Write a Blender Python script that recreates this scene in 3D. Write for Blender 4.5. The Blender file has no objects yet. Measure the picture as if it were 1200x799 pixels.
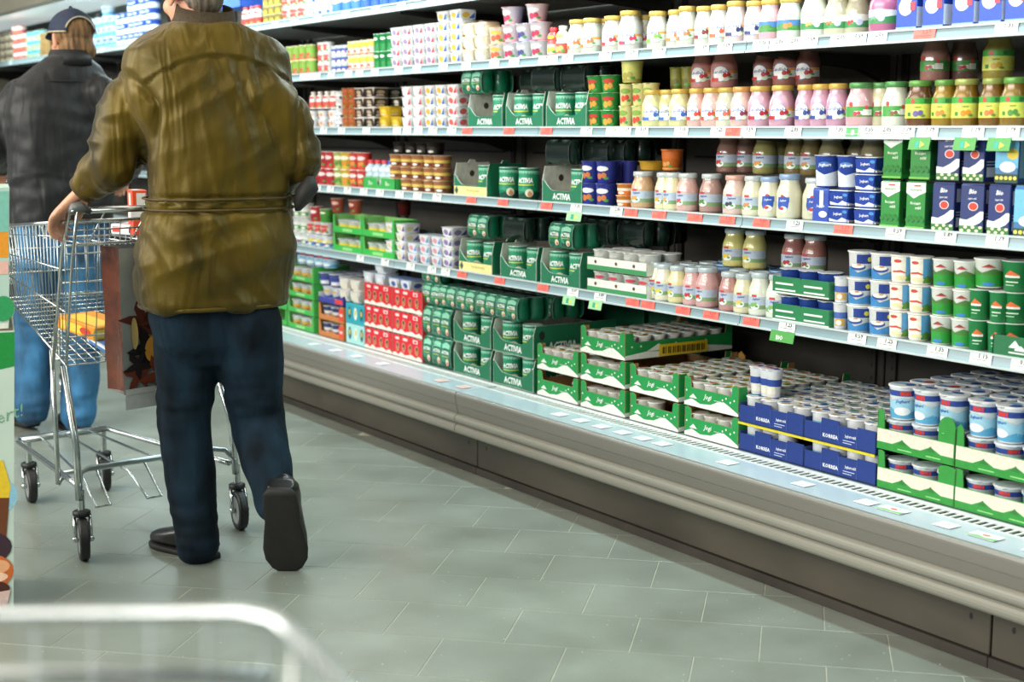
import bpy, bmesh, math, random
import numpy as np
from math import sin, cos, pi, radians
from mathutils import Vector as V, Matrix, noise as mnoise
from mathutils.geometry import tessellate_polygon

random.seed(7)
SC = bpy.context.scene
COL = SC.collection

# ------------------------------------------------------------------ camera, world, lamps, exposure
CAM_H, PITCH, YAW, FPX = 1.35, 0.148592, 0.585322, 1666.7
cam_data = bpy.data.cameras.new('camera')
cam_data.lens = 50.0
cam_data.sensor_width = 36.0
cam_data.clip_start = 0.05
cam_data.dof.use_dof = True
cam_data.dof.focus_distance = 4.35
cam_data.dof.aperture_fstop = 2.8
cam = bpy.data.objects.new('camera', cam_data)
cam.location = (0, 0, CAM_H)
cam.rotation_euler = (pi / 2 - PITCH, 0, -YAW)
COL.objects.link(cam)
SC.camera = cam

world = bpy.data.worlds.new('world')
SC.world = world
world.use_nodes = True
world.node_tree.nodes['Background'].inputs[0].default_value = (0.80, 0.92, 1.0, 1)
world.node_tree.nodes['Background'].inputs[1].default_value = 0.25

def area_lamp(name, loc, rot, sx, sy, power, color):
    d = bpy.data.lights.new(name, 'AREA')
    d.shape = 'RECTANGLE'; d.size = sx; d.size_y = sy
    d.energy = power; d.color = color
    o = bpy.data.objects.new(name, d)
    o.location = loc; o.rotation_euler = rot
    COL.objects.link(o)
    return o
# strip lamp of the case's canopy, tilted at the goods
area_lamp('canopy_or_fill_lamp', (2.86, 6.4, 2.19), (0, 0, 0), 0.10, 11.0, 130, (0.76, 0.96, 1.0))
# the hall's ceiling lamps, in strips along the aisle
area_lamp('ceiling_or_fill_lamp', (1.3, 4.5, 3.7), (0, 0, 0), 0.9, 9.0, 85, (1.0, 0.90, 0.74))
area_lamp('ceiling_or_fill_lamp', (-1.2, 4.5, 3.7), (0, radians(-30), 0), 0.9, 9.0, 120, (1.0, 0.93, 0.80))
# unseen strip lamp, added across the aisle to brighten the deck
area_lamp('canopy_or_fill_lamp', (-3.0, 4.6, 2.3), (0, radians(-76), 0), 0.5, 9.0, 325, (1.0, 0.98, 0.93))
area_lamp('ceiling_or_fill_lamp', (-3.2, 4.5, 3.7), (0, radians(-52), 0), 0.9, 9.0, 260, (1.0, 0.96, 0.88))  # unseen tilted lamp, added to reach the lids deep in the deck

vs = SC.view_settings
vs.view_transform = 'Standard'
vs.look = 'None'
vs.gamma = 1.0
vs.use_curve_mapping = False
vs.exposure = -0.14
SC.cycles.max_bounces = 6
SC.cycles.diffuse_bounces = 3
SC.cycles.glossy_bounces = 3
SC.cycles.use_denoising = True

# ------------------------------------------------------------------ helpers
def lin(hexs):
    out = []
    for i in (0, 2, 4):
        c = int(hexs[i:i + 2], 16) / 255
        out.append(c / 12.92 if c <= 0.04045 else ((c + 0.055) / 1.055) ** 2.4)
    return (out[0], out[1], out[2], 1.0)

_mats = {}
def M(col, rough=0.45, metal=0.0, coat=0.0, var=0.08, scale=40.0, bump=0.0, bscale=200.0, spec=0.5, emit=0.0, sheen=0.0, stretch=None):
    """Principled material whose colour wanders a little with procedural noise."""
    key = (col, rough, metal, coat, var, scale, bump, bscale, spec, emit, sheen, stretch)
    m = _mats.get(key)
    if m: return m
    m = bpy.data.materials.new('mat_' + col)
    m.use_nodes = True
    nt = m.node_tree; n = nt.nodes; L = nt.links
    b = n['Principled BSDF']
    tc = n.new('ShaderNodeTexCoord')
    src = tc.outputs['Object']
    if stretch:
        mp = n.new('ShaderNodeMapping'); mp.inputs['Scale'].default_value = stretch
        L.new(src, mp.inputs[0]); src = mp.outputs[0]
    nz = n.new('ShaderNodeTexNoise')
    nz.inputs['Scale'].default_value = scale; nz.inputs['Detail'].default_value = 3
    L.new(src, nz.inputs['Vector'])
    rp = n.new('ShaderNodeValToRGB')
    c = lin(col)
    lo = tuple(max(0, x * (1 - var * 1.6)) for x in c[:3]) + (1,)
    hi = tuple(min(1, x * (1 + var)) for x in c[:3]) + (1,)
    rp.color_ramp.elements[0].position = 0.3; rp.color_ramp.elements[0].color = lo
    rp.color_ramp.elements[1].position = 0.7; rp.color_ramp.elements[1].color = hi
    L.new(nz.outputs['Fac'], rp.inputs[0])
    L.new(rp.outputs[0], b.inputs['Base Color'])
    b.inputs['Roughness'].default_value = rough
    b.inputs['Metallic'].default_value = metal
    b.inputs['Coat Weight'].default_value = coat
    b.inputs['Coat Roughness'].default_value = 0.06
    b.inputs['Specular IOR Level'].default_value = spec
    b.inputs['Sheen Weight'].default_value = sheen
    b.inputs['Sheen Roughness'].default_value = 0.4
    if emit:
        b.inputs['Emission Color'].default_value = c; b.inputs['Emission Strength'].default_value = emit
    if bump:
        n2 = n.new('ShaderNodeTexNoise'); n2.inputs['Scale'].default_value = bscale; n2.inputs['Detail'].default_value = 4
        L.new(src, n2.inputs['Vector'])
        bp = n.new('ShaderNodeBump'); bp.inputs['Strength'].default_value = bump; bp.inputs['Distance'].default_value = 0.004
        L.new(n2.outputs['Fac'], bp.inputs['Height']); L.new(bp.outputs[0], b.inputs['Normal'])
    _mats[key] = m
    return m

def ink(col): return M(col, 0.42, var=0.05, scale=90)
def steel(col='c6cbcb', rough=0.24): return M(col, rough, metal=1.0, var=0.06, scale=25)

class G:
    """collects faces for ONE mesh object"""
    def __init__(s): s.v = []; s.f = []; s.m = []; s.mats = []; s.smooth = []
    def mi(s, mat):
        if mat not in s.mats: s.mats.append(mat)
        return s.mats.index(mat)
    def add(s, vs, fs, mat, smooth=False):
        o = len(s.v); k = s.mi(mat)
        s.v.extend([tuple(x) for x in vs])
        for f in fs:
            s.f.append([i + o for i in f]); s.m.append(k); s.smooth.append(smooth)
        return s
    def box(s, lo, hi, mat, bev=0.0):
        x0, y0, z0 = lo; x1, y1, z1 = hi
        if bev <= 0:
            vs = [(x0, y0, z0), (x1, y0, z0), (x1, y1, z0), (x0, y1, z0), (x0, y0, z1), (x1, y0, z1), (x1, y1, z1), (x0, y1, z1)]
            return s.add(vs, [(0, 3, 2, 1), (4, 5, 6, 7), (0, 1, 5, 4), (1, 2, 6, 5), (2, 3, 7, 6), (3, 0, 4, 7)], mat)
        b = bev; vs = []
        def ring(z, i):
            return [(x0 + i, y0 + b, z), (x0 + b, y0 + i, z), (x1 - b, y0 + i, z), (x1 - i, y0 + b, z), (x1 - i, y1 - b, z), (x1 - b, y1 - i, z), (x0 + b, y1 - i, z), (x0 + i, y1 - b, z)]
        rs = [ring(z0, b), ring(z0 + b, 0), ring(z1 - b, 0), ring(z1, b)]
        vs = [p for r in rs for p in r]; fs = [tuple(range(7, -1, -1)), tuple(range(24, 32))]
        for k in range(3):
            for i in range(8): j = (i + 1) % 8; fs.append((k * 8 + i, k * 8 + j, k * 8 + 8 + j, k * 8 + 8 + i))
        return s.add(vs, fs, mat)
    def lathe(s, prof, mat, n=20, cap=True, c=(0, 0, 0)):
        vs = []; fs = []
        for r, z in prof:
            for i in range(n):
                a = 2 * pi * i / n; vs.append((c[0] + r * cos(a), c[1] + r * sin(a), c[2] + z))
        for k in range(len(prof) - 1):
            for i in range(n): j = (i + 1) % n; fs.append((k * n + i, k * n + j, k * n + n + j, k * n + n + i))
        s.add(vs, fs, mat, True)
        if cap:
            o = len(vs)
            s.add(vs[:n], [tuple(range(n - 1, -1, -1))], mat); s.add(vs[-n:], [tuple(range(n))], mat)
        return s
    def tube(s, pts, r, mat, n=8, closed=False):
        pts = [V(p) for p in pts]; N = len(pts); vs = []; fs = []
        rr = r if isinstance(r, (list, tuple)) else [r] * N
        up = None
        for i, p in enumerate(pts):
            a = pts[(i - 1) % N] if (closed or i > 0) else p; b = pts[(i + 1) % N] if (closed or i < N - 1) else p
            t = (b - a)
            t = t.normalized() if t.length > 1e-9 else V((0, 0, 1))
            if up is None: up = V((0, 0, 1)) if abs(t.z) < 0.9 else V((1, 0, 0))
            x = t.cross(up)
            if x.length < 1e-6: x = t.cross(V((0, 1, 0.3)))
            x.normalize(); y = x.cross(t).normalized(); up = y
            for k in range(n): q = 2 * pi * k / n; vs.append(p + (x * cos(q) + y * sin(q)) * rr[i])
        for i in range(N if closed else N - 1):
            a = i * n; b = ((i + 1) % N) * n
            for k in range(n): j = (k + 1) % n; fs.append((a + k, a + j, b + j, b + k))
        if not closed: fs += [tuple(range(n - 1, -1, -1)), tuple(range((N - 1) * n, N * n))]
        return s.add(vs, fs, mat, True)
    def loft(s, rings, mat, n=24, power=2.0, cap=True, smooth=True):
        """rings: (centre, axis a, axis b) with half-widths in the axes' lengths"""
        vs = []; fs = []
        for c, a, b in rings:
            c = V(c); a = V(a); b = V(b)
            for k in range(n):
                q = 2 * pi * k / n; x = cos(q); y = sin(q)
                x = math.copysign(abs(x) ** (2 / power), x); y = math.copysign(abs(y) ** (2 / power), y)
                vs.append(c + a * x + b * y)
        for i in range(len(rings) - 1):
            for k in range(n): j = (k + 1) % n; fs.append((i * n + k, i * n + j, i * n + n + j, i * n + n + k))
        if cap: fs += [tuple(range(n - 1, -1, -1)), tuple(range((len(rings) - 1) * n, len(rings) * n))]
        return s.add(vs, fs, mat, smooth)
    def ball(s, c, r, mat, n=14, rot=None):
        rx, ry, rz = r if isinstance(r, (tuple, list)) else (r, r, r)
        vs = []; fs = []; m = n // 2
        for i in range(m + 1):
            t = -pi / 2 + pi * i / m
            t = max(-pi / 2 + 0.02, min(pi / 2 - 0.02, t))
            for k in range(n):
                q = 2 * pi * k / n; p = V((rx * cos(t) * cos(q), ry * cos(t) * sin(q), rz * sin(t)))
                if rot is not None: p = rot @ p
                vs.append(V(c) + p)
        for i in range(m):
            for k in range(n): j = (k + 1) % n; fs.append((i * n + k, i * n + j, i * n + n + j, i * n + n + k))
        fs += [tuple(range(n - 1, -1, -1)), tuple(range(m * n, m * n + n))]
        return s.add(vs, fs, mat, True)
    def plate(s, poly, thick, fn, mat, edge=None):
        """2D polygon extruded by THICK; fn(u, v, w) -> xyz; face mat at w=0 side, edge mat elsewhere"""
        edge = edge or mat; n = len(poly)
        tris = tessellate_polygon([[V((p[0], p[1], 0)) for p in poly]])
        a = [fn(p[0], p[1], 0) for p in poly]; b = [fn(p[0], p[1], thick) for p in poly]
        s.add(a, tris, mat); s.add(b, [t[::-1] for t in tris], edge)
        s.add(a + b, [(i, (i + 1) % n, n + (i + 1) % n, n + i) for i in range(n)], edge)
        return s
    def mesh(s, name):
        me = bpy.data.meshes.new(name)
        me.from_pydata(s.v, [], s.f)
        for m in s.mats: me.materials.append(m)
        me.polygons.foreach_set('material_index', s.m)
        me.polygons.foreach_set('use_smooth', s.smooth)
        me.update()
        return me
    def obj(s, name, parent=None, **props):
        return put(name, s.mesh(name), parent, **props)

def put(name, me, parent=None, **props):
    o = bpy.data.objects.new(name, me); COL.objects.link(o)
    if parent is not None: o.parent = parent
    for k, v in props.items(): o[k] = v
    return o

USED = {}
def thing(name, label, cat, loc=(0, 0, 0), rz=0.0, group=None, scale=None):
    o = bpy.data.objects.new(name, None); COL.objects.link(o)
    o.empty_display_size = 0.05
    o.location = loc; o.rotation_euler = (0, 0, rz)
    if scale: o.scale = scale
    o['label'] = label; o['category'] = cat
    if group: o['group'] = group
    USED.setdefault(label, []).append(o.name)
    return o

ORD = ['first', 'second', 'third', 'fourth', 'fifth', 'sixth', 'seventh', 'eighth', 'ninth', 'tenth', 'eleventh', 'twelfth', 'thirteenth', 'fourteenth', 'fifteenth', 'sixteenth', 'seventeenth', 'eighteenth', 'nineteenth', 'twentieth'] 
ORD += ['twenty-' + x for x in ORD[:9]] + ['thirtieth'] + ['thirty-' + x for x in ORD[:9]]

# pixel column of the photograph -> place along the shelf (world Y) in the plane X = x at height z
_FW = V((sin(YAW) * cos(PITCH), cos(YAW) * cos(PITCH), -sin(PITCH)))
_RT = V((cos(YAW), -sin(YAW), 0))
_UP = _RT.cross(_FW)
def along(px, x, z):
    k = (px - 600) / FPX; v0 = V((x, 0, z - CAM_H))
    return (k * v0.dot(_FW) - v0.dot(_RT)) / (_RT.y - k * _FW.y)
def ray(px, py): return _FW + _RT * ((px - 600) / FPX) - _UP * ((py - 399.5) / FPX)
_HX, _HY = sin(YAW), cos(YAW)
def at(px, py, dist):
    """point on the sight line of a pixel at the horizontal distance DIST along the camera's heading"""
    d = ray(px, py)
    return V((0, 0, CAM_H)) + d * (dist / (d.x * _HX + d.y * _HY))

# ---- text outlines
_txt = {}
def text_shape(body, shear=0.0, bold=0.0, spacing=1.0):
    key = (body, shear, bold, spacing)
    if key in _txt: return _txt[key]
    cu = bpy.data.curves.new('lettering', 'FONT')
    cu.body = body; cu.align_x = 'CENTER'; cu.align_y = 'CENTER'; cu.shear = shear; cu.offset = bold; cu.resolution_u = 1; cu.space_character = spacing
    o = bpy.data.objects.new('lettering', cu); COL.objects.link(o)
    dg = bpy.context.evaluated_depsgraph_get()
    me = o.evaluated_get(dg).to_mesh()
    vs = [(v.co.x, v.co.y) for v in me.vertices]; fs = [tuple(p.vertices) for p in me.polygons]
    o.evaluated_get(dg).to_mesh_clear()
    bpy.data.objects.remove(o); bpy.data.curves.remove(cu)
    h = max(v[1] for v in vs) - min(v[1] for v in vs)
    _txt[key] = (vs, fs, h)
    return _txt[key]

def printed(g, items, fn, dcol=0.012):
    """flat print: items are laid over one another on the surface fn(s, t, off)"""
    off = 0.0003
    for it in items:
        k = it[0]
        if k == 'r':
            _, s0, t0, s1, t1, c = it
            n = max(1, int(math.ceil((s1 - s0) / dcol)))
            cols = [(s0 + (s1 - s0) * i / n, t0, t1) for i in range(n + 1)]
        elif k == 'e':
            _, cx, cy, rx, ry, c = it
            n = 10 if rx > 0.006 else 6
            cols = [(cx - rx * cos(pi * i / n), cy - ry * sin(pi * i / n), cy + ry * sin(pi * i / n)) for i in range(n + 1)]
        elif k == 's':
            _, raw, c = it; cols = [raw[0]]
            for a_, b_ in zip(raw[:-1], raw[1:]):
                n = max(1, int(math.ceil(abs(b_[0] - a_[0]) / dcol)))
                cols += [tuple(u + (v - u) * q / n for u, v in zip(a_, b_)) for q in range(1, n + 1)]
        elif k == 't':
            body, cx, cy, h, c = it[1:6]
            opt = it[6] if len(it) > 6 else {}
            vs, fs, hh = text_shape(body, opt.get('shear', 0), opt.get('bold', 0.0), opt.get('sp', 1.0))
            q = h / hh; wide = opt.get('wide', 1.0); rot = opt.get('rot', 0.0)
            pts = [(cx + (x * wide * cos(rot) - y * sin(rot)) * q, cy + (x * wide * sin(rot) + y * cos(rot)) * q) for x, y in vs]
            g.add([fn(x, y, off) for x, y in pts], fs, ink(c)); off += 0.0002
            continue
        elif k == 'p':
            _, poly, c = it
            tris = tessellate_polygon([[V((p[0], p[1], 0)) for p in poly]])
            tris = [t if (V(poly[t[1]]) - V(poly[t[0]])).to_3d().cross((V(poly[t[2]]) - V(poly[t[0]])).to_3d()).z > 0 else t[::-1] for t in tris]
            g.add([fn(x, y, off) for x, y in poly], tris, ink(c)); off += 0.0002
            continue
        vs = []; fs = []
        for s_, a, b in cols: vs += [fn(s_, a, off), fn(s_, b, off)]
        for i in range(len(cols) - 1): fs.append((2 * i, 2 * i + 2, 2 * i + 3, 2 * i + 1))
        g.add(vs, fs, ink(c), True); off += 0.0002
    return g

def wrap(rad):
    """print surface of a round thing; the middle of the print looks along -X, s runs to -Y (right for someone in front)"""
    def fn(s, t, off):
        r = rad(t) if callable(rad) else rad
        a = s / r
        return (-(r + off) * cos(a), -(r + off) * sin(a), t)
    return fn
def face_x(x): return lambda s, t, off: (x - off, -s, t)
def face_y(y): return lambda s, t, off: (s, y - off, t)

# ------------------------------------------------------------------ floor: tiles laid at 45 degrees to the case
def tile_material():
    m = bpy.data.materials.new('floor_tile'); m.use_nodes = True
    nt = m.node_tree; n = nt.nodes; L = nt.links; b = n['Principled BSDF']
    geo = n.new('ShaderNodeNewGeometry'); inf = n.new('ShaderNodeObjectInfo')
    nz = n.new('ShaderNodeTexNoise'); nz.inputs['Scale'].default_value = 3.0; nz.inputs['Detail'].default_value = 5
    L.new(geo.outputs['Position'], nz.inputs['Vector'])
    r1 = n.new('ShaderNodeValToRGB')
    r1.color_ramp.elements[0].position = 0.3; r1.color_ramp.elements[0].color = lin('747a70')
    r1.color_ramp.elements[1].position = 0.72; r1.color_ramp.elements[1].color = lin('8b9389')
    L.new(nz.outputs['Fac'], r1.inputs[0])
    # fine grain and pale chips in the terrazzo
    fine = n.new('ShaderNodeTexNoise'); fine.inputs['Scale'].default_value = 260; fine.inputs['Detail'].default_value = 2
    L.new(geo.outputs['Position'], fine.inputs['Vector'])
    mx = n.new('ShaderNodeMixRGB'); mx.blend_type = 'OVERLAY'; mx.inputs[0].default_value = 0.22
    L.new(r1.outputs[0], mx.inputs[1]); L.new(fine.outputs['Fac'], mx.inputs[2])
    vo = n.new('ShaderNodeTexVoronoi'); vo.inputs['Scale'].default_value = 34
    L.new(geo.outputs['Position'], vo.inputs['Vector'])
    lt = n.new('ShaderNodeMath'); lt.operation = 'LESS_THAN'; lt.inputs[1].default_value = 0.075
    L.new(vo.outputs['Distance'], lt.inputs[0])
    sep = n.new('ShaderNodeSeparateColor'); L.new(vo.outputs['Color'], sep.inputs[0])
    gt = n.new('ShaderNodeMath'); gt.operation = 'GREATER_THAN'; gt.inputs[1].default_value = 0.62
    L.new(sep.outputs[0], gt.inputs[0])
    mu = n.new('ShaderNodeMath'); mu.operation = 'MULTIPLY'; L.new(lt.outputs[0], mu.inputs[0]); L.new(gt.outputs[0], mu.inputs[1])
    m2 = n.new('ShaderNodeMixRGB'); m2.inputs[2].default_value = lin('c9cbb8'); L.new(mu.outputs[0], m2.inputs[0]); L.new(mx.outputs[0], m2.inputs[1])
    # each tile a shade of its own
    hs = n.new('ShaderNodeHueSaturation'); mr = n.new('ShaderNodeMapRange')
    mr.inputs['To Min'].default_value = 0.965; mr.inputs['To Max'].default_value = 1.03
    L.new(inf.outputs['Random'], mr.inputs['Value']); L.new(mr.outputs[0], hs.inputs['Value']); L.new(m2.outputs[0], hs.inputs['Color'])
    L.new(hs.outputs[0], b.inputs['Base Color'])
    rr = n.new('ShaderNodeMapRange'); rr.inputs['To Min'].default_value = 0.24; rr.inputs['To Max'].default_value = 0.40
    L.new(nz.outputs['Fac'], rr.inputs['Value']); L.new(rr.outputs[0], b.inputs['Roughness'])
    b.inputs['Specular IOR Level'].default_value = 0.55
    return m
MT_TILE = tile_material()
MT_GROUT = M('b0b09c', 0.6, var=0.12, scale=12)
floor = G().box((-5, -1.5, -0.05), (5.5, 16, -0.0012), MT_GROUT).obj('floor', kind='structure')
TL, TW, GAP = 0.3335, 0.2665, 0.0026
def tile_geo(g, cx, cy, local):
    hx, hy, e = TL / 2 - GAP / 2, TW / 2 - GAP / 2, 0.0012
    q = [(-hx, -hy), (hx, -hy), (hx, hy), (-hx, hy)]; p = [(-hx + e, -hy + e), (hx - e, -hy + e), (hx - e, hy - e), (-hx + e, hy - e)]
    vs = [(x, y, -0.006) for x, y in q] + [(x, y, -0.0008) for x, y in q] + [(x, y, 0.0) for x, y in p]
    if not local:
        c = sin(pi / 4); vs = [(cx + (x + y) * c, cy + (-x + y) * c, z) for x, y, z in vs]
    fs = [(8, 9, 10, 11)] + [(a + i, a + (i + 1) % 4, a + 4 + (i + 1) % 4, a + 4 + i) for a in (0, 4) for i in range(4)]
    g.add(vs, fs, MT_TILE)
tiles = []
for r in range(-24, 30):
    rowc = 3.535 + 0.2665 * (r + 0.5)                      # (x + y) / sqrt2 at the row's middle
    offs = -0.74 if r % 2 == 0 else -0.905
    for k in range(-24, 26):
        u = offs + TL * (k + 0.5)
        x, y = (rowc + u) / 2 ** .5, (rowc - u) / 2 ** .5
        if not (-2.6 < x < 3.06 and 0.4 < y < 10.5): continue
        d = V((x, y, -CAM_H)); z = d.dot(_FW)
        px = 600 + FPX * d.dot(_RT) / z if z > 0.3 else -999; py = 399.5 - FPX * d.dot(_UP) / z if z > 0.3 else 9999
        tiles.append((0 if (-60 < px < 1260 and 100 < py < 850) else 1, z if z > 0 else 99, x, y))
tiles.sort()
gt = G(); tile_geo(gt, 0, 0, True); tile_me = gt.mesh('tile')
rest = G()
for i, (_o, _z, x, y) in enumerate(tiles):
    if i < 300:
        o = put('tile', tile_me, floor); o.location = (x, y, 0); o.rotation_euler = (0, 0, -pi / 4)
    else: tile_geo(rest, x, y, False)
rest.obj('tile_field', floor, kind='stuff')

# ------------------------------------------------------------------ the refrigerated case
Y0, Y1 = 0.9, 14.0
XR, XB = 3.03, 3.70                                        # shelf front edge, back wall
ZT, Z1, Z2, Z3, Z4, ZD = 1.880, 1.612, 1.355, 1.081, 0.774, 0.340
SHELF_Z = {'T': ZT, '1': Z1, '2': Z2, '3': Z3, '4': Z4}
MT_RAIL = M('879fa5', 0.32, var=0.05, scale=8, stretch=(1, .2, 1)); MT_RAILE = M('c3cdcd', 0.35, var=0.03)
MT_SHELF = M('8e9494', 0.4, metal=0.3); MT_DARK = M('35322e', 0.55, var=0.2, scale=6); MT_BLACK = M('0f0f0f', 0.5)
MT_BUMP = M('8d8b80', 0.35, var=0.08, scale=5, stretch=(1, .15, 1)); MT_FACE = M('84827a', 0.42, metal=0.2, var=0.1, scale=6, stretch=(1, .1, 1))
MT_LEDGE = M('b2c2ca', 0.22, var=0.05, scale=6, stretch=(1, .2, 1)); MT_KICK = M('4a443a', 0.5, var=0.3, scale=4, stretch=(1, .4, 1))
MT_GRILLE = M('d8dcd8', 0.4); MT_CANOPY = M('a39d8c', 0.45, var=0.05, scale=4)
case = thing('refrigerated_case', 'long open refrigerated dairy case with stepped grey bumper and five shelves of yoghurt', 'refrigerator', (0, 0, 0))
case['kind'] = 'thing'
def prism_y(g, prof, y0, y1, mat, closed=True):
    """profile (x, z) run along Y"""
    n = len(prof); vs = [(x, y0, z) for x, z in prof] + [(x, y1, z) for x, z in prof]
    m = n if closed else n - 1
    g.add(vs, [(i, (i + 1) % n, n + (i + 1) % n, n + i) for i in range(m)], mat)
    if closed: g.add(vs, [tuple(range(n - 1, -1, -1)), tuple(range(n, 2 * n))], mat)
    return g
def arc(cx, cz, r, a0, a1, n=7): return [(cx + r * cos(radians(a0 + (a1 - a0) * i / n)), cz + r * sin(radians(a0 + (a1 - a0) * i / n))) for i in range(n + 1)]
seams = [Y0, 4.66, 7.02, 9.38, 11.7, Y1]
for a, b in zip(seams[:-1], seams[1:]):
    b -= 0.004
    roll = [(2.90, 0.170)] + arc(2.838, 0.190, 0.021, 270, 90, 8) + arc(2.836, 0.230, 0.019, 270, 90, 8) + [(2.90, 0.249)]
    g = G(); prism_y(g, roll, a, b, MT_BUMP); g.obj('bumper', case)
    face = [(2.835, 0.250), (2.827, 0.282), (2.829, 0.2835), (2.826, 0.286), (2.822, 0.318)] + arc(2.834, 0.322, 0.012, 185, 80, 6) + [(2.90, 0.333), (2.90, 0.250)]
    g = G(); prism_y(g, face, a, b, MT_FACE); g.obj('front_panel', case)
    g = G(); prism_y(g, [(2.838, 0.3345), (2.962, 0.336), (2.962, 0.330), (2.838, 0.330)], a, b, MT_LEDGE); g.obj('ledge', case)
    # air return grille: slats over a dark slot
    gr = G(); gr.box((2.962, a, 0.334), (2.968, b, 0.338), MT_GRILLE); gr.box((3.012, a, 0.336), (3.0325, b, 0.340), MT_GRILLE); fr = gr.obj('grille', case)
    gb = G(); gb.box((2.968, a, 0.300), (3.012, b, 0.306), MT_BLACK); gb.box((3.012, a, 0.30), (3.0318, b, 0.3355), MT_BLACK); gb.obj('slot', fr)
    sl = G(); y = a + 0.01
    while y < b - 0.01:
        sl.box((2.968, y, 0.3345), (3.012, y + 0.0095, 0.338), MT_GRILLE); y += 0.0255
    sl.obj('slat', fr, kind='stuff')
ks = [Y0, 2.2, 4.632, 7.0, 9.4, 11.8, Y1]
for a, b in zip(ks[:-1], ks[1:]):
    g = G(); g.box((2.905, a, 0.032), (2.93, b - 0.006, 0.175), MT_KICK, 0.002); k = g.obj('kick_panel', case)
    g = G(); g.box((2.898, a, 0.0), (2.93, b - 0.003, 0.029), M('3a352e', 0.6, var=0.2, scale=5)); g.obj('plinth', case)
    # round access holes at the panel's ends
    g = G()
    for y in (a + 0.06, b - 0.07):
        g.add([(2.9045, y + 0.006 * cos(2 * pi * i / 10), 0.118 + 0.009 * sin(2 * pi * i / 10)) for i in range(10)], [tuple(range(10))], MT_BLACK)
    g.obj('hole', k, kind='stuff')
g = G(); g.box((2.90, Y0, 0.250), (3.04, Y1, 0.330), MT_DARK); g.box((3.032, Y0, 0.28), (XB, Y1, ZD - 0.002), MT_SHELF); g.obj('deck', case)
# back wall: panels with slotted uprights
bays = [1.10, 2.19, 3.285, 4.40, 5.52, 6.63, 7.74, 8.85, 9.96, 11.07, 12.2, 13.3]
edges = [Y0] + bays + [Y1]
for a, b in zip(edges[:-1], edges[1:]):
    g = G(); g.box((XB, a + 0.003, 0.3), (XB + 0.03, b - 0.003, 0.745), M('37332e', 0.5, var=0.15, scale=6), 0.003); g.obj('back_panel', case)  # lower panel coloured darker: the shade behind the deck is in its colour
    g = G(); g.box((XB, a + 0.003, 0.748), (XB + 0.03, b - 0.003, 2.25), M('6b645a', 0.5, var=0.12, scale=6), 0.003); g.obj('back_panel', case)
g = G(); g.box((XB + 0.031, Y0, 0.0), (XB + 0.05, Y1, 2.5), MT_BLACK); g.obj('rear_wall', case)
for y in bays:
    for dy in (-0.045, 0.045):
        g = G(); g.box((XB - 0.012, y + dy - 0.014, 0.3), (XB, y + dy + 0.014, 2.2), MT_DARK, 0.002); up = g.obj('upright', case)
        g = G(); z = 0.36
        while z < 2.15: g.box((XB - 0.0128, y + dy - 0.004, z), (XB - 0.0122, y + dy + 0.004, z + 0.014), MT_BLACK); z += 0.045
        g.obj('slot', up, kind='stuff')
# shelves in bays, each with brackets and a price rail
for key, z in SHELF_Z.items():
    hgt = 0.0345
    for a, b in zip(edges[:-1], edges[1:]):
        depth = XB - 0.05
        g = G(); g.box((XR + 0.012, a + 0.002, z - 0.026), (depth, b - 0.002, z - 0.003), MT_SHELF, 0.002)
        sh = g.obj('shelf', case)
        g = G()
        prism_y(g, [(XR + 0.012, z - hgt), (XR - 0.003, z - hgt), (XR - 0.004, z - hgt + 0.004), (XR + 0.001, z - hgt + 0.006), (XR + 0.006, z - 0.006), (XR + 0.003, z), (XR + 0.012, z)], a + 0.0015, b - 0.0015, MT_RAIL)
        g.box((XR - 0.0045, a + 0.0015, z - hgt - 0.001), (XR - 0.0025, b - 0.0015, z - hgt + 0.005), MT_RAILE)
        g.box((XR + 0.0015, a + 0.0015, z - 0.0045), (XR + 0.0055, b - 0.0015, z + 0.001), MT_RAILE)
        g.obj('price_rail', sh)
        for y in (a + 0.02, b - 0.02):
            poly = [(depth, z - 0.028), (XR + 0.06, z - 0.028), (XR + 0.06, z - 0.040), (depth - 0.12, z - 0.075), (depth, z - 0.115)]
            g = G(); g.plate(poly, 0.004, lambda u, v, w, y=y: (u, y + w, v), MT_DARK); g.obj('bracket', sh)
        g = G(); g.box((XB - 0.006, a + 0.12, z - 0.12), (XB - 0.001, b - 0.12, z - 0.112), MT_BLACK); g.obj('joint', sh)
# canopy with its lamp panel
g = G(); prism_y(g, [(2.72, 2.30), (2.74, 2.175), (2.79, 2.165), (2.80, 2.20), (2.80, 2.62), (2.60, 2.62)], Y0, Y1, MT_CANOPY); can = g.obj('canopy', case)
g = G(); prism_y(g, [(2.715, 2.335), (2.7135, 2.345), (2.705, 2.345), (2.7065, 2.335)], Y0, Y1, M('5b5342', 0.5)); g.obj('trim', can)
g = G(); g.box((2.80, Y0, 2.212), (XB + 0.04, Y1, 2.26), M('8f9a97', 0.5)); g.obj('ceiling_panel', can)
for a, b in zip(seams[:-1], seams[1:]):
    g = G(); g.box((2.90, a + 0.02, 2.196), (3.34, b - 0.02, 2.211), M('dce8e8', 0.35, emit=0.55), 0.003); g.obj('lamp_diffuser', can)
g = G(); g.box((3.30, along(128, 3.3, 2.15), 2.12), (3.33, along(120, 3.3, 2.15), 2.196), M('c8d0d0', .4)); g.box((3.27, along(122, 3.3, 2.15), 2.13), (3.31, along(117, 3.3, 2.15), 2.16), MT_DARK); g.obj('lamp_clip', can)
# the case's solid left end, and what carries the roof
g = G(); g.box((2.80, Y1, 0.0), (XB + 0.05, Y1 + 0.04, 2.6), MT_CANOPY); g.obj('end_panel', case)

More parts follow.
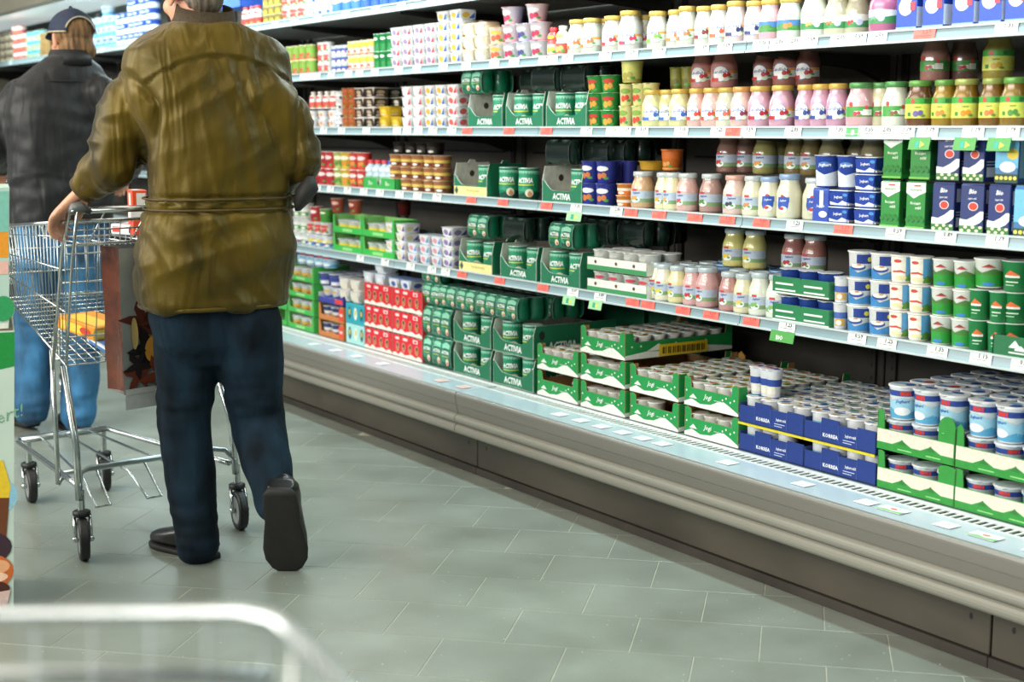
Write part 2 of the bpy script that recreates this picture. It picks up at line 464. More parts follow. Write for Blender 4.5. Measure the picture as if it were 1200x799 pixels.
# ------------------------------------------------------------------ price tags in the rails
def tag_meshes(kind):
    w, h = {'w': (0.068, 0.0345), 'r': (0.072, 0.0335), 'g': (0.060, 0.031), 'L': (0.055, 0.036)}[kind]
    card = {'w': 'f3f4ef', 'r': 'ee6f62', 'g': '56ab62', 'L': 'f6f7f2'}[kind]
    g = G(); g.box((-0.0008, -w / 2, 0), (0, w / 2, h), ink(card)); a = g.mesh('card')
    return w, h, a
TAGM = {k: tag_meshes(k) for k in 'wrgL'}
_printc = {}
def tag_print(kind, price):
    key = (kind, price)
    if key in _printc: return _printc[key]
    w, h, _ = TAGM[kind]; dk = '1f2226' if kind in 'wL' else 'c24a42' if kind == 'r' else 'dff0da'
    it = [('t', price, w * .10, h * .69, h * .42, dk, {'bold': .03})] if kind != 'g' else [('e', 0, h * .5, .007, .008, 'cfe8c8')]
    it += [('r', -w * .40, h * .36, w * .34, h * .40, dk), ('r', -w * .40, h * .24, w * .2, h * .27, '8d9298' if kind != 'r' else 'd85c52'), ('r', w * .02, h * .06, w * .36, h * .15, '9aa0a6' if kind != 'r' else 'd85c52')]
    g = G(); printed(g, it, face_x(-0.0008)); _printc[key] = g.mesh('print'); return _printc[key]
def price_tag(kind, price, label, loc, tilt=0.16, group=None):
    t = thing('price_tag', label, 'price tag', loc, 0, group)
    t.rotation_euler = (0, tilt, 0)
    put('card', TAGM[kind][2], t); put('print', tag_print(kind, price), t)
    return t
SHELFNAME = {'T': 'top', '1': 'second', '2': 'third', '3': 'fourth', '4': 'fifth'}
TAGS = {
 '1': 'w355 w363 w371 w388 w408 w421 w439 w467 w488 w519 w546 w579 w602 w637 w647 w665 w709 w740 w772 w822 w849 w891 w911 w929 w948 w983 w1004 w1028 r1083 w1179',
 '2': 'w379 w400 w429 w465 w477 w490 w507 w529 r547 r596 r640 w687 w717 w732 w752 w798 w841 r859 w876 w929 w981 g999 w1016 w1037 w1060 w1087 w1140 w1181',
 '3': 'w372 w387 w407 w426 w445 w468 w489 w512 r552 r589 r640 w675 w722 r739 r772 r814 r852 r892 w931 r988 w1049 w1108 w1168',
 '4': 'w422 w451 w481 w506 w522 r541 r585 r636 w671 w703 r741 r759 r800 r833 r880 w922 w1004 w1039 w1098 w1149 w1198',
 'T': 'w322 w345 w372 w405 w440 w470 w505 w540 w120 w12'}
PRICES = ['1.35', '1.25', '0.55', '1.59', '1.79', '2.05', '1.15', '0.89', '0.59']
tag_y = {}
for key, spec in TAGS.items():
    z = SHELF_Z[key] - 0.033
    cnt = {}; spec = sorted(spec.split(), key=lambda s: int(s[1:]))
    for sp in spec:
        k, px = sp[0], int(sp[1:]); y = along(px, XR, z + .015); tag_y[(key, px)] = y
        nm = {'w': 'white', 'r': 'red', 'g': 'green'}[k]; i = cnt.get(k, 0); cnt[k] = i + 1
        only = sum(1 for q in spec if q[0] == k) == 1
        lab = (f'{nm} price tag, the only one in the {SHELFNAME[key]} shelf rail' if only else f'{nm} price tag, {ORD[i]} {nm} one from the left in the {SHELFNAME[key]} shelf rail')
        price_tag(k, PRICES[(px * 7) % 9] if key != '2' or px < 1050 else '1.79', lab, (XR - 0.0015, y, z), group=f'price tags in the {SHELFNAME[key]} shelf rail')
# hanging shelf talkers under some tags
def talker(px, key, lab, body, w, kindname, txt=None):
    z = SHELF_Z[key]; y = along(px, XR, z - .05)
    t = thing('shelf_talker', lab, 'sign', (XR - 0.006, y, z - 0.033), 0, 'green shelf talkers'); t.rotation_euler = (0, 0.22, 0)
    g = G(); g.box((-0.001, -w / 2, -0.030), (0, w / 2, 0.004), ink('4f9a4a' if body else '9fcf9a')); g.obj('card', t)
    it = [('t', txt, -w * .1, -0.018, 0.014, 'f4f6ee', {'bold': .02})] if txt else [('r', -w * .2, -.024, 0, -.006, '2f9f86'), ('p', [(w * .04, -.024), (w * .26, -.016), (w * .04, -.007)], 'd9d24a')]
    g = G(); printed(g, it, face_x(-0.001)); g.obj('print', t)
talker(1080, '2', 'green hanging shelf talker with yellow arrow, first of three above the green milk cartons', 1, .07, 'a')
talker(1133, '2', 'green hanging shelf talker with yellow arrow, middle of three above the blue cartons', 1, .07, 'b')
talker(1173, '2', 'green hanging shelf talker with yellow arrow, last of three at the right end', 1, .07, 'c')
talker(675, '3', 'pale green shelf talker hanging under the fourth shelf rail', 0, .09, 'd')
talker(669, '4', 'pale green shelf talker hanging under the fifth shelf, the one further left', 0, .075, 'e')
talker(700, '4', 'pale green shelf talker hanging under the fifth shelf, the one further right', 0, .075, 'f')
talker(919, '4', 'green shelf talker reading BIO under the white yoghurt jars', 1, .10, 'g', 'BIO')
# tags lying on the ledge in front of the grille
ledge = [(350, 405), (378, 412), (404, 419), (432, 428), (500, 448), (522, 456), (632, 489), (658, 496), (683, 503), (709, 510), (739, 516), (758, 523), (836, 545), (917, 572), (991, 594), (1026, 602), (1090, 620), (1137, 633), (1195, 651)]
for i, (px, py) in enumerate(ledge):
    d = ray(px, py); q = (0.3365 - CAM_H) / d.z; p = V((0, 0, CAM_H)) + d * q
    big = px in (1026, 1137)
    t = thing('price_tag', (f'wide white tag with red emblem on the ledge, {"nearest the right edge" if px > 1100 else "under the nearer green crates"}' if big else f'white paper price tag lying on the deck ledge, {ORD[i]} from the left'), 'price tag', (2.9, p.y, 0.3372), 0, 'price tags on the ledge')
    w = 0.085 if big else 0.056
    pale = 'f2c9c0' if px in (500, 522) else 'f4f6f3'
    g = G(); g.box((-0.024, -w / 2, 0), (0.024, w / 2, 0.0012), ink(pale)); g.obj('card', t)
    fl = lambda s, tt, off: (tt, -s, 0.0012 + off)
    it = [('s', [(-w / 2, -.024, -.016), (-w * .2, -.024, -.008), (w * .1, -.024, -.014), (w / 2, -.024, -.004)], '7fc07a'), ('e', 0, .004, .012, .007, 'd9695c')] if big else [('t', PRICES[i % 9], 0, .008, .011, '6a6e70'), ('r', -w * .35, -.010, w * .3, -.007, 'a9adae')]
    g = G(); printed(g, it, fl); g.obj('print', t)

# ------------------------------------------------------------------ goods: one set of part meshes for each kind, copied for each thing
WHITE, FOIL = 'eceeea', 'eaeeee'
_k = {}
def kind(name, cat, parts, **dims):
    d = dict(name=name, cat=cat, parts=parts); d.update(dims); return d
def stand(k, loc, label, rz=0.0, group=None, scale=None):
    t = thing(k['name'], label, k['cat'], loc, rz, group, scale)
    for p in k['parts']:
        o = put(p[0], p[1], t)
        for q in p[2:]: put(q[0], q[1], o)
    return t

def fruit_pic(x, y, r, c, leaf='4f9c48'):
    return [('e', x - r * .9, y, r, r, c), ('e', x + r * .8, y + r * .3, r * .9, r * .9, c), ('e', x + r * 1.6, y - r * .6, r * .8, r * .45, leaf)]

def jar(color, lid, variant='oval', fruit='c93a3a', band='e6a04a', h=0.125, r=0.0405):
    key = ('jar', color, lid, variant, fruit, band, h, r)
    if key in _k: return _k[key]
    body = M(color, 0.25, coat=1.0, var=0.05, scale=25, spec=0.6)
    g = G(); q = h / 0.125
    g.lathe([(r * .80, 0), (r * .95, .002), (r, .008), (r, .066 * q), (r * .97, .076 * q), (r * .84, .091 * q), (r * .76, .099 * q), (r * .74, .112 * q)], body, 22)
    b = g.mesh('body')
    g = G(); lm = M(lid, 0.35, var=0.04, metal=0.15)
    lr = r * .83
    g.lathe([(lr * .96, .109 * q), (lr, .1105 * q), (lr, .121 * q), (lr * .96, .1245 * q), (lr * .86, .125 * q), (lr * .8, .1238 * q)], lm, 22); l = g.mesh('lid')
    it = []
    if variant == 'oval':
        it = [('r', .004, .050, r * 1.5, .058, band), ('r', .004, .030, r * 1.5, .050, 'dfe2d6'), ('e', 0, .047, .0275, .0255, '7fa4d4'), ('e', 0, .047, .0255, .0235, 'f6f7f4'),
              ('t', 'Landliebe', 0, .053, .0105, '34549c', {'shear': .25, 'bold': .015})] + fruit_pic(.022, .042, .0075, fruit) + [('r', -.034, .024, -.006, .034, fruit), ('e', .020, .030, .010, .006, 'd8ead0')]
    elif variant == 'fields':
        it = [('r', -r * 1.25, .030, r * 1.5, .060, 'b4c2d2'), ('r', -r * 1.25, .022, r * 1.5, .034, '7fa070'), ('e', -.010, .030, .018, .010, 'e8ece8'), ('r', -.024, .060, -.004, .067, 'c8404a'),
              ('t', 'Joghurt', -.006, .0535, .0085, '3a4a98', {'shear': .25, 'bold': .02})] + fruit_pic(-.014, .035, .007, fruit)
    elif variant == 'organic':
        it = [('r', -r * 1.2, .062, r * 1.9, .078, '3f9a3a'), ('r', -r * 1.2, .024, r * 1.9, .062, 'd3d65c'), ('e', -.012, .070, .007, .006, 'c8402e'), ('r', .020, .065, .032, .075, '2c6a34'),
              ('t', 'Joghurt', .002, .054, .006, '50702c', {'bold': .02})] + fruit_pic(.004, .036, .008, fruit, '6a8a3c') + [('r', -.028, .030, -.018, .040, '37823c')]
    elif variant == 'green':
        it = [('r', -r * 1.0, .030, r * 1.6, .058, '4d9c48'), ('r', -r * .2, .034, r * 1.0, .050, 'eef0e2'), ('e', -.020, .064, .006, .007, 'c8402e'), ('r', .022, .050, .030, .060, 'd05048'), ('r', -.018, .046, .016, .054, '4d9c48')] + fruit_pic(.0, .038, .006, fruit)
    elif variant == 'blue':
        it = [('e', 0, .046, .022, .024, '2d55b0'), ('r', -.020, .050, .024, .066, '2d55b0'), ('t', 'Joghurt', .001, .056, .008, 'e8ecf4', {'shear': .2, 'bold': .02}), ('e', .002, .030, .015, .009, 'f0efe4'), ('e', -.004, .032, .009, .005, 'c0413a'), ('e', -.002, .070, .006, .0035, 'c8404a')]
    elif variant == 'alpine':
        it = [('r', -r * 1.2, .028, r * 1.6, .058, '4a7fb8'), ('s', [(-r * 1.2, .028, .040), (-.01, .028, .050), (.02, .028, .040), (r * 1.6, .028, .046)], '4d8c44')] + fruit_pic(0, .040, .008, fruit)
    elif variant == 'moor':
        it = [('r', -r * 1.1, .026, r * 1.7, .056, '3f8a50'), ('s', [(-r * 1.1, .046, .062), (0, .040, .064), (r * 1.7, .050, .060)], 'e8ede4'), ('e', .012, .040, .010, .009, 'b8c6e0')] + fruit_pic(-.014, .040, .006, fruit)
    g = G(); printed(g, it, wrap(r + .0002)); p = g.mesh('label')
    _k[key] = kind('yoghurt_jar', 'jar', [('body', b), ('lid', l), ('label', p)], r=r, h=h)
    return _k[key]

def cup(rb, rt, h, body=WHITE, lid=FOIL, art='plain', c1='c93a3a', c2='2d55b0', text='', tc='ffffff', name='yoghurt_cup', tab=True, lidart=None):
    key = ('cup', rb, rt, h, body, lid, art, c1, c2, text, tc, name, lidart)
    if key in _k: return _k[key]
    n = 18
    g = G(); g.lathe([(rb * .92, 0), (rb, .002), (rb + (rt - rb) * .9, h * .92), (rt * 1.02, h * .935), (rt * 1.07, h * .945), (rt * 1.07, h * .975), (rt * .98, h * .985)], M(body, .38, var=.04), n); b = g.mesh('body')
    g = G(); lm = M(lid, .32, var=.08, scale=60); R = rt * 1.08
    g.lathe([(R * .6, h * .978), (R, h * .978), (R, h * .992), (R * .88, h), (R * .80, h * .992)], lm, n)
    if tab: g.add([(-R * .9, -R * .45, h * .992), (-R * 1.2, -R * .25, h * .97), (-R * 1.12, R * .1, h * .97), (-R * .95, R * .2, h * .992)], [(0, 1, 2, 3), (3, 2, 1, 0)], lm)
    if lidart: printed(g, [('e', -.25 * R, .35 * R, R * .50, R * .30, lidart[0]), ('e', .38 * R, -.1 * R, R * .36, R * .42, lidart[1]), ('r', -R * .6, -R * .6, R * .15, -R * .15, lidart[2])], lambda s, t, o: (t, -s, h * .993 + o))
    l = g.mesh('lid')
    rad = lambda t: rb + (rt - rb) * min(1, t / h)
    W = 2.6 * rb; it = []
    if art == 'band': it = [('r', -W, h * .55, W, h * .88, c1), ('r', -W, h * .06, W, h * .14, c2)] + fruit_pic(-.3 * rb, h * .30, rb * .26, c2)
    elif art == 'fruit': it = [('e', 0, h * .66, rb * .8, h * .12, c1)] + fruit_pic(0, h * .32, rb * .34, c2)
    elif art == 'half': it = [('s', [(-W, h * .05, h * .45), (-W * .4, h * .05, h * .55), (0, h * .05, h * .40), (W * .5, h * .05, h * .52), (W, h * .05, h * .45)], c1), ('e', 0, h * .72, rb * .6, h * .08, c2)]
    elif art == 'sleeve': it = [('r', -W, h * .04, W, h * .90, c1), ('r', -W, h * .04, W, h * .16, c2)] + fruit_pic(-rb * .1, h * .30, rb * .36, c2)
    elif art == 'bowl': it = [('r', rb * -.1, h * .54, W * .62, h * .88, '243f8f'), ('s', [(-W, h * .04, h * .30), (-W * .3, h * .04, h * .42), (0, h * .04, h * .20), (W * .4, h * .04, h * .36), (W, h * .04, h * .30)], c1), ('e', -rb * .05, h * .42, rb * .72, h * .13, '31509f'), ('e', -rb * .05, h * .46, rb * .62, h * .085, 'f2ede0'), ('e', rb * .1, h * .50, rb * .22, h * .03, 'cc8a4a'), ('e', rb * 1.05, h * .70, rb * .22, h * .09, 'd8d24a')]
    elif art == 'pasture': it = [('r', -W, h * .06, W, h * .92, 'efece0'), ('r', rb * .5, h * .06, rb * 1.5, h * .92, '5ea4d8'), ('s', [(rb * .5, h * .06, h * .22), (rb, h * .06, h * .34), (rb * 1.5, h * .06, h * .24)], '5a9440'), ('e', -rb * .35, h * .78, rb * .42, h * .06, 'cf4a3c'), ('s', [(-rb * .9, h * .36, h * .42), (0, h * .38, h * .46), (rb * .5, h * .34, h * .38)], 'd0503c'), ('e', 0, h * .18, rb * .6, h * .08, 'e8dfae')]
    elif art == 'hills': it = [('r', -W, h * .05, W, h * .48, '2f9a3c'), ('s', [(-W, h * .45, h * .60), (-W * .55, h * .45, h * .68), (-W * .2, h * .45, h * .52), (W * .15, h * .45, h * .66), (W * .5, h * .45, h * .54), (W, h * .45, h * .64)], '4c7f3a'), ('s', [(-rb * .55, h * .70, h * .71), (-.0, h * .70, h * .82), (rb * .55, h * .70, h * .71)], '8a3a3a'), ('e', 0, h * .72, rb * .5, h * .022, 'c84a3c'), ('e', 0, h * .14, rb * .5, h * .06, '3f86c8')]
    elif art == 'logo': it = [('s', [(-rb * .6, h * .52, h * .53), (-rb * .1, h * .52, h * .70), (rb * .6, h * .52, h * .55)], 'e2703a'), ('r', -rb * .6, h * .46, rb * .6, h * .53, 'f0f0e8'), ('r', -rb * .5, h * .30, rb * .5, h * .34, 'd8ecd8'), ('r', -rb * .5, h * .20, rb * .2, h * .23, 'b8dcc0')]
    elif art == 'milk': it = [('r', -W, h * .70, W, h * .86, '2a4795'), ('r', -rb * .2, h * .72, rb * .7, h * .85, 'cc3b34'), ('s', [(-W, h * .05, h * .66), (-W * .4, h * .05, h * .56), (0, h * .05, h * .66), (W * .5, h * .05, h * .52), (W, h * .05, h * .66)], '9fcfe4'), ('s', [(-W, h * .05, h * .20), (-W * .4, h * .05, h * .34), (0, h * .05, h * .14), (W * .5, h * .05, h * .30), (W, h * .05, h * .2)], '58a8d0'), ('e', 0, h * .26, rb * .7, h * .12, 'eef2f2'), ('t', 'Joghurt', 0, h * .55, h * .12, '3a63ae', {'shear': .25, 'bold': .02})]
    elif art == 'mild': it = [('r', -W, h * .40, W, h * .64, c1), ('r', -rb * .6, h * .12, rb * .9, h * .40, c2), ('e', 0, h * .24, rb * .45, h * .10, 'eef0ea')]
    elif art == 'joy': it = [('s', [(-W, h * .06, h * .30), (-W * .6, h * .06, h * .44), (-W * .2, h * .06, h * .32), (W * .2, h * .06, h * .46), (W * .6, h * .06, h * .30), (W, h * .06, h * .4)], c1), ('e', rb * .2, h * .36, rb * .3, h * .12, c2)]
    if text: it.append(('t', text, 0, h * .70, h * .13, tc, {'bold': .02, 'shear': .15}))
    parts = [('body', b), ('lid', l)]
    if it: g = G(); printed(g, it, wrap(lambda t: rad(t) + .0003), rb * .35); parts.append(('label', g.mesh('label')))
    _k[key] = kind(name, 'yoghurt', parts, r=rt * 1.07, h=h)
    return _k[key]

def tub(w, d, h, body=WHITE, lid=FOIL, art='corner', c1='c93a3a', c2='3c5cae', name='dessert_tub'):
    """low rectangular pot, wider at the top, under a foil lid that juts out"""
    key = ('tub', w, d, h, body, lid, art, c1, c2, name)
    if key in _k: return _k[key]
    rr = lambda z, q: ((0, 0, z), (d / 2 * q, 0, 0), (0, w / 2 * q, 0))
    g = G(); g.loft([rr(0, .70), rr(.002, .74), rr(h * .9, .93), rr(h * .96, .95)], M(body, .4, var=.04), 20, power=5); b = g.mesh('body')
    g = G(); g.loft([rr(h * .955, 1.0), rr(h, 1.0)], M(lid, .32, var=.08, scale=60), 20, power=7, smooth=False); l = g.mesh('lid')
    fx = lambda t: -d / 2 * (.74 + (.93 - .74) * t / (h * .9)) - .0005
    fn = lambda s, t, o: (fx(t) - o, -s, t)
    fy = lambda t: -w / 2 * (.74 + (.93 - .74) * t / (h * .9)) - .0005
    fn2 = lambda s, t, o: (s, fy(t) - o, t)
    u = w * .36; g = G()
    if art == 'corner': it = [('r', -u, h * .12, u, h * .88, 'e8e6ea'), ('e', -u * .3, h * .5, u * .5, h * .28, c1), ('p', [(u * .1, h * .2), (u * .9, h * .2), (u * .9, h * .8)], c2)]
    elif art == 'choco': it = [('r', -u, h * .10, u, h * .9, c1), ('e', 0, h * .55, u * .6, h * .2, c2), ('r', -u * .6, h * .2, u * .5, h * .3, 'e8dfd0')]
    elif art == 'square': it = [('r', -u, h * .2, u, h * .85, c2), ('e', 0, h * .5, u * .55, h * .22, c1)]
    elif art == 'joghurt': it = [('r', -u * 1.25, h * .1, u * 1.25, h * .88, '2947a4'), ('s', [(-u * 1.25, h * .1, h * .3), (-u * .2, h * .1, h * .18), (u * .4, h * .1, h * .38), (u * 1.25, h * .1, h * .2)], 'e9edf2'), ('t', 'Joghurt', -u * .1, h * .58, h * .22, 'eef1f5', {'bold': .03}), ('e', u * .8, h * .72, u * .3, h * .1, '4f9ad8')]
    printed(g, it, fn); printed(g, [x for x in it if x[0] != 't'], fn2)
    _k[key] = kind(name, 'dessert' if name == 'dessert_tub' else 'yoghurt', [('body', b), ('lid', l), ('label', g.mesh('label'))], w=w, d=d, h=h)
    return _k[key]

def carton(w, d, h, c, art, name='milk_carton', cat='carton'):
    key = ('carton', w, d, h, c, art)
    if key in _k: return _k[key]
    g = G(); g.box((-d / 2, -w / 2, 0), (d / 2, w / 2, h), M(c, .4, var=.04), .0018); b = g.mesh('body')
    g = G(); g.box((-d * .46, -w * .47, h), (-d * .40, w * .47, h + .004), M(c, .4, var=.04)); s = g.mesh('top_seam')
    u, v = w / 2, d / 2; F = []; S = []
    if art == 'green':
        F = [('s', [(-u, h * .78, h), (-u * .2, h * .66, h), (u * .4, h * .74, h), (u, h * .80, h)], 'e6ebe2'), ('t', 'FRISCHE NATUR', 0, h * .84, h * .045, '4a7a4a', {'bold': .02, 'wide': .7}), ('r', -u * .2, h * .92, u * .5, h * .95, 'c8403a'),
             ('t', 'Bio-Jogurt', 0, h * .56, h * .075, 'e8f2e0', {'bold': .02, 'wide': .85}), ('t', 'mild', u * .3, h * .46, h * .065, 'e8f2e0', {'bold': .02})] + [('e', u * (-.8 + .26 * i), h * (.20 + .05 * (i % 2)), u * .2, h * .05, '2b7a34') for i in range(7)] + [('r', -u, 0.002, u, h * .06, '74b94e')]
        S = [('r', -v, h * .1, v, h * .8, '276f33'), ('r', -v * .5, h * .2, v * .6, h * .42, '1d4f28')]
    elif art == 'bio':
        F = [('t', 'Bio', 0, h * .86, h * .10, 'eef1f6', {'shear': .2, 'bold': .03}), ('t', 'Jogurt mild', 0, h * .72, h * .05, 'e8edf5', {'bold': .02, 'wide': .8}), ('e', u * .1, h * .56, u * .42, h * .09, 'eef0f0'), ('e', u * .1, h * .56, u * .36, h * .077, 'd8412e'),
             ('s', [(-u, h * .12, h * .30), (-u * .4, h * .14, h * .28), (u * .2, h * .16, h * .36), (u * .7, h * .22, h * .46), (u, h * .30, h * .46)], 'eceeee'), ('r', -u, .002, u, h * .16, '3f7a38')] + [('e', u * (-.8 + .32 * i), h * (.06 + .07 * (i % 2)), u * .16, h * .03, 'e8e8c0') for i in range(6)]
        S = [('r', -v * .7, h * .62, v * .7, h * .90, 'd5dae2'), ('r', -v * .7, h * .40, v * .7, h * .42, 'dfe4ea'), ('r', -v * .7, h * .34, v * .7, h * .36, 'dfe4ea'), ('r', -v * .7, h * .10, v * .7, h * .30, 'e6e9ee')]
    elif art == 'meadow':
        F = [('r', -u, h * .30, u, h * .95, '6fb8dc'), ('e', u * .5, h * .58, u * .5, h * .11, 'e6c93c'), ('e', u * .1, h * .32, u * .7, h * .11, 'f0f2f0'), ('r', -u, 0.002, u, h * .18, '2c4a2e')] + [('e', u * (-.8 + .4 * i), h * .1, u * .16, h * .04, 'e8d860') for i in range(5)]
        S = [('r', -v * .8, h * .1, v * .8, h * .9, '8fc6e0')]
    elif art == 'quark':
        F = [('r', -u, 0.002, u, h * .98, '2449a8'), ('e', -u * .15, h * .60, u * .5, h * .2, '5f9fdc'), ('e', -u * .1, h * .50, u * .68, h * .18, 'eef1f3'), ('s', [(u * .1, h * .56, h * .62), (u * .6, h * .66, h * .72), (u, h * .76, h * .80)], 'e6eaee'), ('t', '0,1%', -u * .1, h * .76, h * .10, '1a2f70', {'bold': .03}), ('r', u * .35, h * .42, u * .85, h * .60, 'cf3848'), ('r', -u, .002, u, h * .08, '8aa6dc')]
        S = [('r', -v, h * .08, v, h * .5, 'e8ecf0')]
    elif art == 'tall':
        F = [('r', -u * .9, h * .6, u * .9, h * .9, '2947a4'), ('r', -u * .15, h * .45, u * .3, h * .97, 'e8edf2'), ('e', u * .3, h * .25, u * .5, h * .1, 'eef0f0'), ('t', 'Joghurt', 0, h * .5, h * .09, 'eef1f5', {'bold': .02})]
        S = [('r', -v * .7, h * .3, v * .7, h * .6, 'c5d0ea')]
    g = G(); printed(g, F, face_x(-d / 2)); printed(g, S, face_y(-w / 2))
    _k[key] = kind(name, cat, [('body', b), ('top_seam', s), ('print', g.mesh('print'))], w=w, d=d, h=h)
    return _k[key]

def bottle(r, h, c, cap, c1, c2, name='drink_bottle'):
    key = ('bottle', r, h, c, cap, c1, c2)
    if key in _k: return _k[key]
    g = G(); g.lathe([(r * .9, 0), (r, .003), (r, h * .45), (r * .88, h * .52), (r, h * .60), (r * .9, h * .74), (r * .5, h * .85), (r * .5, h * .9)], M(c, .3, coat=.5), 16); b = g.mesh('body')
    g = G(); g.lathe([(r * .62, h * .87), (r * .62, h * .985), (r * .55, h)], M(cap, .4), 16); l = g.mesh('cap')
    g = G(); printed(g, [('r', -r * 2.2, h * .08, r * 2.2, h * .42, c1), ('e', 0, h * .66, r * .7, h * .06, c2)] + fruit_pic(0, h * .22, r * .4, c2), wrap(lambda t: (r if t < h * .47 else r) + .0004), r * .3)
    _k[key] = kind(name, 'drink', [('body', b), ('cap', l), ('label', g.mesh('label'))], r=r, h=h)
    return _k[key]

AG, AGD = '12805a', '0b5a40'
def activia_cup(r=.0365, h=.120):
    key = ('act', r, h)
    if key in _k: return _k[key]
    prof = [(r * .80, 0), (r * .9, .003), (r * .97, h * .18), (r * .99, h * .4), (r * .96, h * .62), (r * .9, h * .80), (r * .95, h * .9), (r * 1.0, h * .93), (r * 1.0, h * .97)]
    R = lambda t: np.interp(t, [p[1] for p in prof], [p[0] for p in prof]) + .0004
    g = G(); g.lathe(prof, M(AG, .3, coat=.3, var=.1), 18); b = g.mesh('body')
    g = G(); g.lathe([(r * 1.01, h * .968), (r * 1.02, h * .985), (r * .9, h)], M('a9c9bd', .3, metal=.4), 18); l = g.mesh('lid')
    W = r * 2.3
    it = [('s', [(-W, h * .30, h * .88), (0, h * .26, h * .90), (W, h * .30, h * .88)], '1f9068'), ('s', [(-W, h * .70, h * .90), (-W * .3, h * .74, h * .91), (W * .3, h * .74, h * .91), (W, h * .70, h * .90)], '8fd0b4'), ('e', -r * .1, h * .82, r * .35, h * .05, 'e8eef2'), ('s', [(-W, h * .04, h * .24), (-W * .4, h * .04, h * .14), (W * .2, h * .04, h * .28), (W, h * .04, h * .20)], '0a4635'),
          ('e', r * .45, h * .22, r * .38, h * .13, 'e4dcc0'), ('e', r * .5, h * .18, r * .22, h * .08, 'c98a5a'), ('t', 'ACTIVIA', 0, h * .60, h * .165, 'f8faf8', {'bold': .04, 'shear': .08, 'wide': .66}), ('s', [(-r * .9, h * .46, h * .485), (0, h * .45, h * .485), (r * .9, h * .46, h * .485)], 'cfd44a')]
    g = G(); printed(g, it, wrap(R), r * .3)
    _k[key] = kind('yoghurt_cup', 'yoghurt', [('body', b), ('lid', l), ('label', g.mesh('label'))], r=r, h=h)
    return _k[key]

def four_pack(dark=False, tall=False):
    """two by two cups in a bulging card sleeve that is open at its ends"""
    key = ('four', dark, tall)
    if key in _k: return _k[key]
    h = .124 if tall else .092
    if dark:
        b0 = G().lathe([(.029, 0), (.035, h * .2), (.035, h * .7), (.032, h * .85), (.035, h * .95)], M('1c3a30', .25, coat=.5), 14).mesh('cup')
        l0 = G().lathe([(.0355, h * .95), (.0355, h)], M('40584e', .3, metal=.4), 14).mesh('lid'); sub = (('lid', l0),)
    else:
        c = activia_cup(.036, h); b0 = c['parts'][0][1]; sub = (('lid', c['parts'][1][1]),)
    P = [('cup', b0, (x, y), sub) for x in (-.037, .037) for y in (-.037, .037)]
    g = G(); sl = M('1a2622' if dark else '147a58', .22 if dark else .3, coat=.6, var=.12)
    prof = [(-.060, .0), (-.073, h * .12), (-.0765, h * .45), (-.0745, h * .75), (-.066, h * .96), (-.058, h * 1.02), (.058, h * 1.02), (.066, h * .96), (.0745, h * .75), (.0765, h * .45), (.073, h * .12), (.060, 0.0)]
    n = len(prof); L = .0735
    for w in (0, .0012):
        vs = [(x - math.copysign(w, x), -L, z) for x, z in prof] + [(x - math.copysign(w, x), L, z) for x, z in prof]
        g.add(vs, [(i, i + 1, n + i + 1, n + i) for i in range(n - 1)], sl, True)
    for e in (-L, L): g.tube([(x, e, z) for x, z in prof], .0009, M('9fc4b4' if not dark else '55655e', .4), 5)
    ps = [('sleeve', g.mesh('sleeve'))]
    if not dark:
        zs = [p[1] for p in prof[:5]]; xs = [p[0] for p in prof[:5]]
        it = []
        for q in (-.037, .037):
            it += [('e', q, h * .50, .033, h * .42, '2f9470'), ('s', [(q - .03, h * .70, h * .84), (q, h * .72, h * .92), (q + .03, h * .70, h * .84)], '8ccdb0'), ('s', [(q - .028, h * .10, h * .26), (q, h * .06, h * .16), (q + .028, h * .10, h * .28)], '0a4635'), ('e', q + .014, h * .24, .012, h * .12, 'e6dcc0'), ('e', q + .016, h * .2, .006, h * .06, 'c8503c'),
                   ('t', 'ACTIVIA', q, h * .56, h * .17 if not tall else h * .13, 'f4f8f5', {'bold': .035, 'shear': .08, 'wide': .72}), ('s', [(q - .026, h * .42, h * .44), (q + .026, h * .42, h * .44)], 'd8da50')]
        g = G(); printed(g, it, lambda s, t, o: (float(np.interp(t, zs, xs)) - o * 1.5 - .0002, -s, t), .02)
        printed(g, [('t', 'ACTIVIA', -.037, 0, .018, 'eef4f0', {'bold': .02}), ('t', 'ACTIVIA', .037, 0, .018, 'eef4f0', {'bold': .02}), ('r', -.06, -.04, .06, -.03, '8ccdb0')], lambda s, t, o: (t, -s, h * 1.02 + o)); ps.append(('print', g.mesh('print')))
    _k[key] = kind('yoghurt_four_pack', 'yoghurt', ps, cups=P, r=.076, h=h * 1.025)
    return _k[key]
def stand_pack(k, loc, label, rz=0, group=None, tip=None):
    t = thing(k['name'], label, k['cat'], loc, rz, group)
    if tip: t.rotation_euler = tip
    for n, me in k['parts']: put(n, me, t)
    for n, me, (x, y), sub in k['cups']:
        o = put(n, me, t); o.location = (x, y, 0)
        for sn, sm in sub: put(sn, sm, o)
    return t

